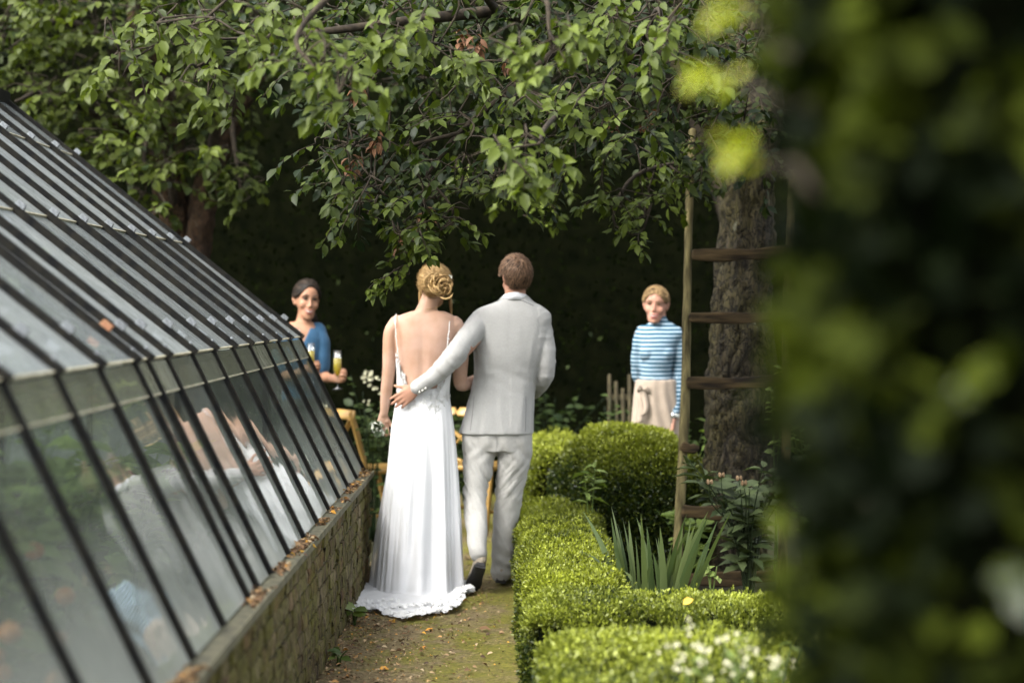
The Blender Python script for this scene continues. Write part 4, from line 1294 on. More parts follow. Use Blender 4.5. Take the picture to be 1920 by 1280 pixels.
def on_surface(o, px, py, lift=.0):
    "the point of a built mesh that a measured spot shows, lifted a little off it"
    me = o.data; b = BASE[o.name]
    t = BVHTree.FromPolygons([v.co + b for v in me.vertices], [tuple(p.vertices) for p in me.polygons])
    c = Vector((0, 0, CAM_Z)); hit = t.ray_cast(c, (P(px, py, 10) - c).normalized())
    return hit[0] + hit[1] * lift
LINEN_D = linen('linen_seam', (.13, .13, .13), (.2, .2, .2))
bm = bmesh.new(); tube(bm, [on_surface(jacket, x, y, .0006) for x, y in ((931, 566), (940, 561.5), (952, 560), (966, 561), (980, 564), (992, 569), (1000, 573))], [.0019] * 7, n=6, sub=3); obj('collar_seam', bm, LINEN_D, jacket, smooth=True)
for pts in (((889, 742), (887, 765), (884, 790), (882, 806)), ((986, 742), (986, 765), (985, 790), (985, 808))):
    bm = bmesh.new(); tube(bm, [on_surface(jacket, x, y, .0004) for x, y in pts], [.0012, .0018, .0022, .0024], n=6, sub=3); obj('vent_seam', bm, LINEN_D, jacket, smooth=True)
for pts in (((896, 616), (893, 640), (900, 668), (912, 700), (908, 735)), ((1019, 622), (1016, 645), (1006, 672), (992, 702), (992, 735))):
    bm = bmesh.new(); tube(bm, [on_surface(jacket, x, y, -.0004) for x, y in pts], [.0012] * 5, n=6, sub=3); obj('seam', bm, LINEN, jacket, smooth=True)
BUT = mat('pale_button', (.62, .6, .54), (.5, .47, .4), 60, .3)
for k in range(3):
    bm = bmesh.new(); ball(bm, G(791 + k * 5.5, 731 - k * 3.5, -.262 - k * .002), (.006, .004, .006), seg=8); obj('button', bm, BUT, jacket, smooth=True)

# trousers
bm = bmesh.new()
rings_loft(bm, [gring(872, 998, 770, .118), gring(868, 999, 800, .122), gring(867, 999, 825, .12), gring(872, 996, 845, .105)], n=32, sub=3, ex=2.4)
tube(bm, [G(899, 812), G(898, 850, -.005), G(895, 890, -.02), G(891, 925, -.04), G(892, 955, -.09), G(895, 990, -.165), G(898, 1026, -.235)], [(.096, .105), (.093, .1), (.078, .084), (.066, .072), (.064, .066), (.056, .058), (.05, .052)], n=22, sub=4, ref=(1, 0, 0))
tube(bm, [G(966, 812), G(965, 850, .01), G(961, 885, .035), G(955, 925, .06), G(950, 965, .085), G(944, 1020, .10), G(940, 1078, .105)], [(.098, .105), (.096, .1), (.088, .09), (.079, .08), (.072, .072), (.064, .064), (.060, .062)], n=22, sub=4, ref=(1, 0, 0))
me = remesh(bm, .0055, 3)
def trouser_folds(c, n):
    z, x = c[:, 2], c[:, 0] - GB[0]
    d = .004 * (fbm(c * np.array([10, 10, 16]), 3, 8) - .5)
    L = x < (-.045 + .0 * z)
    k = np.exp(-((z - .56) / .07) ** 2)
    rn = fbm(np.stack([c[:, 0] * 9, c[:, 1] * 9, z * 34 + x * np.where(L, 60, -40)], 1), 3, 21) - .5
    d += np.where(L, .034, .024) * rn * np.exp(-((z - .56) / .13) ** 2)
    d += .012 * (fbm(np.stack([c[:, 0] * 7, c[:, 1] * 7, z * 16 + x * 30], 1), 3, 23) - .5)
    d += .003 * np.sin(z * 60 + np.abs(x) * 70 + 5 * fbm(c * 5, 2, 3)) * np.exp(-((z - .74) / .05) ** 2)
    d += np.where(L, .002, .005) * np.sin(z * 62 + x * 30 + 9 * fbm(c * 5, 2, 4)) * np.exp(-((z - np.where(L, .27, .14)) / .09) ** 2)
    d += .004 * np.sin(x * 60 + z * 9) * np.exp(-((z - .83) / .06) ** 2)
    return d
folds(me, trouser_folds)
trousers = obj('trousers', me, LINEN_P, groom)
bm = bmesh.new(); tube(bm, [G(930, 800, -.119), G(931, 822, -.121), G(931, 840, -.108)], [.0018, .0018, .0018], n=5); obj('seat_seam', bm, LINEN, trousers)

SUEDE = mat('beige_suede', (.36, .31, .24), (.28, .235, .18), 40, .9, bmp=.3, bdist=.002)
SOLE = mat('black_rubber_sole', (.012, .012, .013), (.022, .022, .022), 30, .7)
def shoe(heel, toe, up, parent):
    "a low shoe from heel to toe; up points from the sole to the ankle"
    heel, toe, up = Vector(heel), Vector(toe), Vector(up)
    f = (toe - heel); L = f.length; f.normalize(); up = (up - f * up.dot(f)).normalized(); s = f.cross(up)
    M = Matrix(((s.x, f.x, up.x, heel.x), (s.y, f.y, up.y, heel.y), (s.z, f.z, up.z, heel.z), (0, 0, 0, 1)))
    k = L / .29
    prof = [(.0, .022), (.02, .032), (.06, .035), (.12, .034), (.19, .044), (.235, .044), (.27, .031), (.29, .010)]
    bm = bmesh.new(); R = []
    for z in (0, .018):
        ring = [(w, y) for y, w in prof] + [(-w, y) for y, w in prof[::-1]]
        R.append([bm.verts.new(M @ Vector((x * k, y * k, z + (.022 * k if y < .075 and z == 0 else .0) * 0))) for x, y in ring])
    n = len(R[0])
    for i in range(n): bm.faces.new((R[0][i], R[0][(i + 1) % n], R[1][(i + 1) % n], R[1][i]))
    bm.faces.new(R[0][::-1]); bm.faces.new(R[1])
    add_m = [M @ Vector(v) for v in ((-.03 * k, .004 * k, -.012), (.03 * k, .004 * k, -.012), (.03 * k, .07 * k, -.012), (-.03 * k, .07 * k, -.012))]
    add_n = [M @ Vector(v) for v in ((-.03 * k, .004 * k, .001), (.03 * k, .004 * k, .001), (.03 * k, .07 * k, .001), (-.03 * k, .07 * k, .001))]
    a = [bm.verts.new(v) for v in add_m]; b = [bm.verts.new(v) for v in add_n]
    bm.faces.new(a[::-1])
    for i in range(4): bm.faces.new((a[i], a[(i + 1) % 4], b[(i + 1) % 4], b[i]))
    ob = bmesh.new()
    tube(ob, [M @ Vector(v) for v in ((0, .02 * k, .05), (0, .06 * k, .055), (0, .12 * k, .048), (0, .19 * k, .032), (0, .255 * k, .024))], [(.034 * k, .036), (.037 * k, .042), (.037 * k, .036), (.042 * k, .022), (.03 * k, .014)], n=16, sub=4, ref=s)
    tube(ob, [M @ Vector(v) for v in ((0, .045 * k, .04), (0, .05 * k, .085))], [(.034 * k, .04), (.036 * k, .04)], n=16, sub=3, ref=s)
    me = remesh(ob, .004, 2)
    sh = obj('shoe', me, SUEDE, parent)
    obj('sole', bm, SOLE, sh)
shoe(G(903, 1046, -.30), G(884, 1104, -.09), (.05, .75, .62), groom)
shoe(G(938, 1092, .06) * 1.0, G(946, 1080, .34), (0, 0, 1), groom)

# ================================================================== bride
BY = 10.5
def B(px, py, dy=0.0): return P(px, py, BY) + Vector((0, dy, 0))
def bring(xl, xr, y, ry, dy=0.0):
    a, b = B(xl, y), B(xr, y); return ((a.x + b.x) / 2, BY + dy, a.z, (b.x - a.x) / 2, ry)
BB = (B(793, 575).x, BY, 0)
HB = head_matrix(B(815, 538, .01), 186, 2, 4, .99)
bm = bmesh.new()
head_shape(bm, HB)
tube(bm, [B(812, 545, .01), B(806, 562, .0), B(801, 580, -.01), B(797, 602, -.0)], [(.052, .055), (.05, .054), (.058, .058), (.09, .06)], n=18)
TORSO = [bring(772, 833, 583, .062), bring(748, 851, 592, .072), bring(738, 858, 604, .083), bring(738, 857, 628, .094), bring(742, 850, 660, .096), bring(747, 843, 695, .088), bring(748, 839, 728, .085), bring(749, 838, 760, .086), bring(747, 840, 800, .095), bring(750, 838, 835, .09), bring(757, 832, 850, .08)]
rings_loft(bm, TORSO, n=36, sub=4, ex=2.35)
tube(bm, [B(746, 607), B(734, 625), B(731, 660, -.005), B(729, 695, 0), B(724, 735, .02), B(719, 775, .05)], [(.05, .055), (.044, .05), (.040, .043), (.036, .038), (.032, .034), (.022, .025)], n=16, ref=(1, 0, 0))
hand(bm, B(718, 778, .055), (-.10, .15, -1), (.35, -.9, 0), -1, (35, 45, 35), .92, 4, 25)
tube(bm, [B(850, 609), B(859, 627, .015), B(864, 665, .04), B(862, 708, .05), B(868, 722, .08), B(900, 712, .24), B(920, 702, .33)], [(.05, .055), (.043, .05), (.040, .043), (.038, .04), (.037, .038), (.03, .03), (.023, .023)], n=16, ref=(0, 1, 0))
hand(bm, B(920, 702, .33), (.8, .35, .1), (0, -.6, -.8), 1, (25, 30, 25), .92)
for x in (780, 812): tube(bm, [B(x, 840), B(x, 940), B(x, 1000, .0), B(x, 1085, .02)], [.06, .05, .045, .035], n=12)
for x in (780, 812): tube(bm, [B(x, 1085, .0), B(x, 1098, .1), B(x, 1102, .2)], [.036, .034, .022], n=10)
me = remesh(bm, .0052, 3); sockets(me, HB)
def back_relief(c, n):
    x, z = c[:, 0] - BB[0], c[:, 2]; back = np.clip(-n[:, 1], 0, 1)
    d = -.005 * np.exp(-((x - .003) / .020) ** 2) * np.exp(-((z - 1.22) / .16) ** 2) * back     # the spine
    for s, x0 in ((-1, -.075), (1, .085)):     # shoulder blades
        d += .006 * np.exp(-((x - x0) / .045) ** 2 - ((z - 1.38) / .07) ** 2) * back
        d += .003 * np.exp(-((x - s * .045) / .03) ** 2 - ((z - 1.12) / .1) ** 2) * back
    return d
folds(me, back_relief)
bride = obj('person', me, SKIN_F, base=BB)
tag(bride, 'woman seen from behind in a long white wedding dress with bare back and blonde bun', 'person')
face_parts(bride, HB, False, (.25, .15, .08))
HAIR_BL = hair_mat('blonde_hair', (.14, .075, .024), (.56, .38, .17), .42)
def keep_b(p): return (p[2] > -.045 + .15 * max(0, -p[1]) * 4) and not (p[1] < -.055 and p[2] < .06) and not (abs(p[0]) > .055 and p[2] < .0 and p[1] < .04)
hair_cap(HB, keep_b, HAIR_BL, bride, .008)
BUN = np.array([-.026, .118, .012])
rt_ = scalp_pts(950, keep_b)
dr_ = BUN - rt_ + RNG.normal(0, .012, rt_.shape)
o = obj('hair_lock', strands('hair_lock', HB, rt_, dr_, .085, .0045, bride, HAIR_BL, .009, 7, .05, .010), HAIR_BL, bride); o['kind'] = 'stuff'
rt_ = scalp_pts(900, keep_b); dr_ = BUN - rt_ + RNG.normal(0, .03, rt_.shape)
o = obj('fine_hair', strands('fine_hair', HB, rt_, dr_, .09, .0014, bride, HAIR_BL, .014, 8, .09, .012), HAIR_BL, bride); o['kind'] = 'stuff'
items = []
def Hp(M, v): return M @ Vector(v)
bc = Vector(BUN)
for k in range(26):     # wisps
    s = -1 if k % 2 else 1; x = s * RNG.uniform(.04, .075); y = RNG.uniform(-.02, .09)
    items.append(([Hp(HB, v) for v in ((x, y, .0), (x * 1.15, y + .01, -.03), (x * (1.1 + .4 * RNG.uniform()), y + .01 * RNG.normal(), -.055 - .03 * RNG.uniform()))], [.0012, .0011, .0004]))
for k in range(120):     # twisted loops of the low bun
    a = k / 120 * 2 * math.pi * 3.1; r = .014 + .026 * ((k * 7) % 11) / 11; tilt = RNG.uniform(-1, 1); jit = RNG.normal(0, .017, 3) * np.array([1, .5, 1])
    pts = []
    for t in np.linspace(0, 1, 5):
        b = a + (t - .5) * 2.3
        pts.append(Hp(HB, bc + Vector(jit) + Vector((math.cos(b) * r * 1.15, .014 + .016 * math.sin(t * math.pi) + .012 * tilt, math.sin(b) * r))))
    items.append((pts, [.0015, .0042, .0052, .0042, .0015]))
for s, z0 in ((-1, .03), (1, .035), (-1, .0), (1, .0), (-1, .055), (1, .06)):     # swept side rolls
    items.append(([Hp(HB, v) for v in ((s * .078, .01, z0 + .01), (s * .072, .065, z0 + .004), (s * .045, .105, z0 * .6 + .006), (BUN[0] + s * .012, .128, .012))], [.005, .011, .011, .007]))
for k in range(11):     # loose strands by the ears
    s = -1 if k % 2 else 1
    x = s * (.072 + .004 * RNG.uniform(-1, 1)); y = -.03 + RNG.uniform(-.02, .035)
    L = (.15 if s < 0 else .12) * RNG.uniform(.7, 1.1)
    items.append(([Hp(HB, v) for v in ((x, y, .015), (x * 1.1, y - .01, -.03), (x * (1.12 + .1 * RNG.uniform()), y - .005, -.03 - L * .55), (x * (1.05 + .2 * RNG.uniform()), y - .0, -.03 - L))], [.0045, .006, .005, .001]))
obj('hair_bun', tube_mesh('hair_bun', items), HAIR_BL, bride)
PETAL = mat('white_petal', (.8, .79, .74), (.7, .7, .6), 30, .7)
GREENISH = mat('pale_green_bud', (.4, .45, .3), (.55, .56, .42), 30, .7)
def petals(n, cf, size, tone=.5, tpl=LEAF_SMALL, width=1.4, npet=5):
    p, d, nn = [], [], []
    for i in range(n):
        c, nr = cf(i); nr = norm(nr); u = norm(np.cross(nr, RNG.normal(0, 1, 3))); v = np.cross(nr, u); a0 = RNG.uniform(0, 6)
        for k in range(npet):
            a = a0 + k * 2 * math.pi / npet; dd = u * math.cos(a) + v * math.sin(a) + nr * .35
            p.append(c); d.append(dd); nn.append(nr - dd * .3)
    p = np.array(p)
    return leaves('petals', p, np.array(d), np.array(nn), size * RNG.uniform(.7, 1.2, len(p)), tone, tpl, width)
def fl(i):
    q = np.array(Hp(HB, (-.066 + .018 * RNG.uniform(-1, 1), .108 + .008 * RNG.uniform(), .012 + .034 * RNG.uniform(-1, 1)))); return q, np.array([.5, -1, .2]) + RNG.normal(0, .3, 3)
o = obj('hair_flower', petals(12, fl, .013), PETAL, bride); o['kind'] = 'stuff'
bm = bmesh.new(); tube(bm, [B(780, 572, .03), B(790, 578.5, -.052), B(805, 579.5, -.066), B(822, 575.5, -.05), B(832, 568, .03)], [.0011] * 5, n=5, sub=5); obj('necklace', bm, mat('gold', (.7, .5, .2), rough=.25, metal=1), bride)

# dress
def cloth_mat(name, c, rough=.7, trans=.12, lace=0):
    m, nt = new_mat(name)
    b = N(nt, 'BsdfPrincipled', Roughness=rough); b.inputs['Sheen Weight'].default_value = .2; b.inputs['Specular IOR Level'].default_value = .25
    b.inputs['Base Color'].default_value = (*c, 1)
    t = N(nt, 'BsdfTranslucent'); t.inputs[0].default_value = (*c, 1)
    f = noise_(nt, coords(nt, (60, 60, 6)), 3, 3)
    nt.links.new(bump(nt, f, .10, .003), b.inputs['Normal'])
    mx = N(nt, 'MixShader'); mx.inputs[0].default_value = trans
    nt.links.new(b.outputs[0], mx.inputs[1]); nt.links.new(t.outputs[0], mx.inputs[2])
    finish(nt, mx.outputs[0]); return m
CREPE = cloth_mat('white_crepe', (.72, .725, .735))
LACE = cloth_mat('white_lace', (.74, .74, .73), .8, .2)
def tulle_mat():
    m, nt = new_mat('sheer_tulle')
    d = N(nt, 'BsdfDiffuse'); d.inputs[0].default_value = (.78, .79, .82, 1)
    t = N(nt, 'BsdfTransparent'); mx = N(nt, 'MixShader'); mx.inputs[0].default_value = .52
    nt.links.new(t.outputs[0], mx.inputs[1]); nt.links.new(d.outputs[0], mx.inputs[2]); finish(nt, mx.outputs[0]); return m

TH = 220
def skirt_profile():
    # py, left px, right px, half depth, back shift
    K = [(726, 747, 840, .088), (760, 741, 846, .104), (800, 735, 851, .122), (850, 730, 855, .135), (900, 725, 858, .15), (960, 718, 861, .17), (1020, 712, 864, .20), (1070, 707, 867, .24), (1110, 703, 870, .30), (1128, 700, 872, .34)]
    return K
def skirt():
    V, F = [], []
    K = skirt_profile(); ks = np.array(K, float)
    tt = np.linspace(0, 1, 64); yy = np.interp(tt, np.linspace(0, 1, len(K)), ks[:, 0])
    th = np.arange(TH) / TH * 2 * math.pi
    back = np.clip(-np.sin(th), 0, 1); backw = back ** .8
    ph = RNG.uniform(0, 6.28, 9); fr = np.array([7, 9, 11, 13, 16, 19, 23, 5, 29]); am = np.array([1.2, 1, 1, .7, .45, .3, .15, 1.0, .1]) * .0046
    rows = []
    for t, y in zip(tt, yy):
        xl, xr, ry = (np.interp(y, ks[:, 0], ks[:, j]) for j in (1, 2, 3))
        c = B((xl + xr) / 2, y); rx = (B(xr, y).x - B(xl, y).x) / 2
        drop = np.clip((y - 745) / 250, 0, 1) ** .9
        f = .55 * sum(a * np.sin(k * th + p + .5 * np.sin(3 * t + p)) for a, k, p in zip(am, fr, ph)) * drop * (1 + .9 * t)
        f = f + .050 * (fbm(np.stack([np.cos(th) * 4.2 + 9, np.sin(th) * 4.2 + 9, np.full(TH, t * .9)], 1), 3, 12) - .5) * drop * (1 + .7 * t)
        q = 2 / 2.15
        ex, ey = np.sign(np.cos(th)) * np.abs(np.cos(th)) ** q, np.sign(np.sin(th)) * np.abs(np.sin(th)) ** q
        x = c.x + (rx + f) * ex
        y_ = BY + (np.where(ey < 0, ry, min(ry, .24)) + f * 1.5) * ey
        z = np.full(TH, max(c.z, .02))
        rows.append(np.stack([x, y_, z], 1))
    # the hem settles on the path and runs out into a short train
    last = rows[-1].copy(); d = np.stack([np.where(np.cos(th) < 0, .75, .22) * np.cos(th), np.sin(th), np.zeros(TH)], 1)
    z0 = last[:, 2].copy()
    ext = .03 + .62 * np.clip(-np.sin(th), 0, 1) ** 1.15 * (1 + .13 * np.sin(5 * th + 1) + .08 * np.sin(11 * th))
    ext = np.where(np.cos(th) > 0, ext * (1 - .3 * np.cos(th)), ext)
    ext = np.where((np.cos(th) < 0) & (np.sin(th) < .5), ext + .09 * np.abs(np.cos(th)) , ext)
    for s in np.linspace(.06, 1, 16):
        r = last + d * (ext * s)[:, None]
        r[:, 2] = z0 * (1 - s) ** 2.2 + .016 + .010 * s * (.5 + .5 * np.sin(th * 31 + 9 * s + 2 * np.sin(th * 7))) + .010 * s * np.sin(th * 13 + 14 * s)
        r[:, 2] = np.maximum(r[:, 2], .012)
        rows.append(r)
    V = np.vstack(rows); n = len(rows)
    i = np.arange(n * TH).reshape(n, TH)
    F = np.stack([i[:-1], np.roll(i[:-1], -1, 1), np.roll(i[1:], -1, 1), i[1:]], -1).reshape(-1, 4)
    return V, F, rows
V, F, rows = skirt()
dress = obj('dress', mesh_np('dress', V, F), CREPE, bride, smooth=True)
# bodice: a shell on the torso, cut low at the back
ts = np.array(catmull([np.array(r) for r in TORSO], 6))[::-1]
def torso_at(z, th, g):
    o_ = np.argsort(ts[:, 2]); cx, cy, rx, ry = (np.interp(z, ts[o_, 2], ts[o_, j]) for j in (0, 1, 3, 4))
    q = 2 / 2.35; c, s = np.cos(th), np.sin(th)
    return np.stack([cx + (rx + g) * np.sign(c) * np.abs(c) ** q, cy + (ry + g) * np.sign(s) * np.abs(s) ** q, z], -1)
th = np.linspace(0, 2 * math.pi, 121)[:-1]
bk = np.clip(-np.sin(th), -1, 1)
ztop = np.interp(bk, [-1, -.2, .25, .62, .80, 1], [1.36, 1.36, 1.25, 1.135, 1.085, 1.075])
Vb = []
for s in np.linspace(0, 1, 18):
    z = (1 - s) * ztop + s * 1.02
    Vb.append(torso_at(z, th, .006 + .005 * s))
Vb = np.vstack(Vb); i = np.arange(18 * 120).reshape(18, 120)
Fb = np.stack([i[:-1], np.roll(i[:-1], -1, 1), np.roll(i[1:], -1, 1), i[1:]], -1).reshape(-1, 4)
me = mesh_np('bodice', Vb, Fb); 
bod = obj('bodice', me, LACE, dress, smooth=True)
md = bod.modifiers.new('t', 'SOLIDIFY'); md.thickness = .003
# lace flowers creeping up the bare back and lying on the hips and hem
def lace_edge(i):
    side = -1 if i % 2 else 1
    t = RNG.uniform(0, 1)
    b = 1.5 * math.pi + side * RNG.uniform(.55, 1.15); z = np.interp(abs(b - 1.5 * math.pi), [.5, .8, 1.2], [1.10, 1.155, 1.27]) + RNG.normal(0, .022)
    p = torso_at(np.array(z), np.array(b), .007); return p, p - np.array([BB[0], BY, p[2]])
o = obj('lace_flower', petals(150, lace_edge, .0125, width=1.5), LACE, dress); o['kind'] = 'stuff'
def lace_hip(i):
    b = 1.5 * math.pi + RNG.normal(0, .65); z = RNG.uniform(.93, 1.09) ; p = torso_at(np.array(z), np.array(b), .016); return p, p - np.array([BB[0], BY, p[2]])
o = obj('lace_flower', petals(110, lace_hip, .013, width=1.5), LACE, dress); o['kind'] = 'stuff'
edge = np.vstack(rows[-9:]); edge = edge[edge[:, 1] < BY - .1]
def lace_hem(i):
    p = edge[RNG.integers(len(edge))] + np.array([0, 0, .008]) + RNG.normal(0, .008, 3) * np.array([1, 1, .3]); return p, np.array([0, -.5, 1]) + RNG.normal(0, .35, 3)
o = obj('lace_hem', petals(420, lace_hem, .017, width=1.6), LACE, dress); o['kind'] = 'stuff'
rim = rows[-1]; rim = rim[rim[:, 1] < BY + .05]
def lace_rim(i):
    p = rim[RNG.integers(len(rim))] + np.array([0, 0, .006]) + RNG.normal(0, .006, 3) * np.array([1, 1, .4]); return p, np.array([0, -.6, 1]) + RNG.normal(0, .3, 3)
o = obj('lace_hem', petals(240, lace_rim, .021, width=1.7), LACE, dress); o['kind'] = 'stuff'
# straps with small beads
for pts in ([B(744, 592, .03), B(743, 590, -.03), B(743, 612, -.082), B(746, 645, -.09), B(750, 680, -.078), B(752, 706, -.062)], [B(846, 596, .03), B(844, 594, -.03), B(843, 616, -.082), B(840, 645, -.09), B(838, 680, -.078), B(836, 706, -.062)]):
    bm = bmesh.new(); tube(bm, pts, [.0022] * len(pts), n=6, sub=6)
    for j, c in enumerate(catmull(pts, 9)[20:]):
        ball(bm, c + RNG.normal(0, .002, 3), .0042, seg=6)
    o = obj('strap', bm, LACE, dress, smooth=True)
# sheer overskirt on the left
V, F = [], []
us = np.linspace(0, 1, 30); vs_ = np.linspace(0, 1, 24)
for v in vs_:
    y = 830 + v * 275; xl = np.interp(y, [830, 900, 1000, 1085, 1105], [733, 722, 703, 692, 690])
    for u in us:
        a = math.pi * (1.0 - .55 * (u - .35)); rr = (B(792, y).x - B(xl, y).x)
        f = .006 * math.sin(u * 26 + 2 * v) * v
        V.append((B(792, y).x + (rr + f) * math.cos(a), BY + .05 + (rr * .8 + f) * math.sin(a), B(792, y).z))
i = np.arange(24 * 30).reshape(24, 30); F = np.stack([i[:-1, :-1], i[:-1, 1:], i[1:, 1:], i[1:, :-1]], -1).reshape(-1, 4)
obj('overskirt', mesh_np('overskirt', V, F), tulle_mat(), dress, smooth=True)

# posy in her hand
posy = empty('flower_posy', B(713, 800, .06)); tag(posy, 'small posy of white and green flowers hanging in the hand of the woman in white', 'flowers')
c0 = np.array(B(711, 803, .03))
o = obj('bloom', petals(26, lambda i: (c0 + RNG.normal(0, .018, 3), RNG.normal(0, 1, 3) + np.array([-.3, -.6, -.2])), .02), PETAL, posy); o['kind'] = 'stuff'
POSYG = leaf_mat('posy_leaf', (.03, .05, .02), (.11, .15, .06), .5, .2)
n = 34; o = obj('foliage', leaves('foliage', c0 + RNG.normal(0, .016, (n, 3)), RNG.normal(0, 1, (n, 3)) + np.array([-.2, -.3, -.5]), RNG.normal(0, 1, (n, 3)), .05, RNG.uniform(0, 1, n), LEAF_BIG), POSYG, posy); o['kind'] = 'stuff'
bm = bmesh.new(); [tube(bm, [c0 + np.array([.01, .03, .05]) + RNG.normal(0, .004, 3), c0 + RNG.normal(0, .01, 3)], [.0025, .002], n=5) for _ in range(7)]; o = obj('stem', bm, POSYG, posy); o['kind'] = 'stuff'

# ================================================================== woman with the glasses
WY = 12.4
def W(px, py, dy=0.0): return P(px, py, WY) + Vector((0, dy, 0))
def wring(xl, xr, y, ry, dy=0.0):
    a, b = W(xl, y), W(xr, y); return ((a.x + b.x) / 2, WY + dy, a.z, (b.x - a.x) / 2, ry)
WB = (W(565, 575).x, WY, 0)
HW = head_matrix(W(575.5, 563, -.02), 20, 4, 5, 1.07) @ Matrix.Diagonal((.96, 1, 1.02, 1))
bm = bmesh.new()
head_shape(bm, HW, True)
tube(bm, [W(572, 575, .01), W(570, 595, .01), W(567, 612, .01), W(566, 626, .01)], [(.046, .052), (.045, .05), (.06, .06), (.1, .07)], n=16)
BT = [wring(545, 585, 603, .05), wring(530, 600, 613, .072), wring(523, 606, 624, .088), wring(524, 606, 645, .10), wring(529, 600, 675, .105), wring(534, 595, 715, .095), wring(532, 598, 750, .11), wring(530, 602, 790, .12), wring(534, 598, 815, .11)]
rings_loft(bm, BT, n=30, sub=3)
tube(bm, [W(597, 622), W(604, 645, -.02), W(605, 690, -.03), W(612, 706, -.05), W(626, 708, -.14)], [(.045, .05), .042, .037, .034, .025], n=14)
hand(bm, W(627, 708, -.15), (.85, -.25, .15), (-.3, -.85, .4), -1, (45, 60, 45), .95, 3, 30)
tube(bm, [W(532, 622), W(526, 660, -.03), W(535, 700, -.08), W(560, 700, -.17), W(578, 690, -.2)], [(.045, .05), .042, .037, .032, .024], n=14)
hand(bm, W(579, 689, -.205), (.75, -.15, .1), (-.2, -.95, .1), -1, (45, 60, 45), .92, 3, 30)
for s in (-1, 1): tube(bm, [W(566 + s * 15, 810), W(566 + s * 15, 880), W(566 + s * 15, 930), W(566 + s * 15, 1012)], [.085, .058, .052, .035], n=12); tube(bm, [W(566 + s * 15, 1018, .02), W(568 + s * 16, 1022, -.16)], [.036, .028], n=10)
me = remesh(bm, .0052, 2); sockets(me, HW)
server = obj('person', me, SKIN_T, base=WB)
tag(server, 'smiling dark-haired woman in a blue V-neck top holding two glasses behind the greenhouse', 'person')
face_parts(server, HW, True, (.02, .013, .01))
HAIR_D = hair_mat('dark_hair', (.005, .004, .003), (.028, .019, .013), .55)
def keep_w(p): return p[2] > -.05 and not (p[1] < .012 and p[2] < .088 - 13.5 * p[0] ** 2) and not (p[1] < .03 and p[2] < .012)
hair_cap(HW, keep_w, HAIR_D, server, .006)
rt_ = scalp_pts(700, keep_w); dr_ = np.array([0, .11, .0]) - rt_ + RNG.normal(0, .01, rt_.shape)
o = obj('hair_lock', strands('hair_lock', HW, rt_, dr_, .08, .005, server, HAIR_D, .007, 6, .05, .006), HAIR_D, server); o['kind'] = 'stuff'
items = [([Hp(HW, (.0, .11, .0)), Hp(HW, (.03 + RNG.normal(0, .01), .10, -.05)), Hp(HW, (.065 + RNG.normal(0, .012), .06, -.085)), Hp(HW, (.062 + RNG.normal(0, .012), .03, -.125 + RNG.normal(0, .012)))], [.008, .011, .010, .003]) for _ in range(22)]
obj('ponytail', tube_mesh('ponytail', items), HAIR_D, server)
BLUE = mat('blue_jersey', (.008, .050, .105), (.012, .066, .135), 9, .8, bmp=.3, bdist=.008, sheen=.1)
bm = bmesh.new()
rings_loft(bm, [(r[0], r[1], r[2] - (.004 if k < 2 else 0), r[3] + (.006 if k < 2 else .013), r[4] + .012) for k, r in enumerate(BT[1:7])], n=36, sub=4, ex=2.3)
tube(bm, [W(595, 620), W(604, 645, -.02), W(605.5, 690, -.028)], [(.055, .06), .053, .049], n=16)
tube(bm, [W(534, 620), W(526, 660, -.03), W(533, 694, -.07)], [(.055, .06), .053, .049], n=16)
me = remesh(bm, .0055, 2)
folds(me, lambda c, n: .004 * np.sin(c[:, 2] * 60 + c[:, 0] * 30 + 5 * fbm(c * 6, 2, 3)) * (fbm(c * 4, 2, 6)))
co = get_co(me); no = get_no(me)
va, vb, vt = W(551, 600), W(590, 600), W(572.5, 641)
f = (co[:, 2] - vt.z) / (va.z - vt.z); xl = vt.x + (va.x - vt.x) * f; xr = vt.x + (vb.x - vt.x) * f
inv = (co[:, 0] > xl) & (co[:, 0] < xr) & (f > 0) & (co[:, 1] < WY + .02)
co[inv, 1] += .035; co[inv & (co[:, 2] > W(0, 614).z), 2] -= .03
set_co(me, co)
top = obj('blue_top', me, BLUE, server)
# the V neck: the jersey dips under the bare skin
obj('trousers', (lambda bm: (rings_loft(bm, [wring(529, 603, 745, .125), wring(526, 606, 790, .132), wring(530, 602, 825, .12)], sub=3), [tube(bm, [W(566 + s * 15, 812), W(566 + s * 15, 900), W(566 + s * 15, 1008)], [.1, .08, .065], n=14) for s in (-1, 1)], remesh(bm, .009, 2))[-1])(bmesh.new()), mat('black_cotton', (.015, .015, .018), rough=.85), server)
bm = bmesh.new()
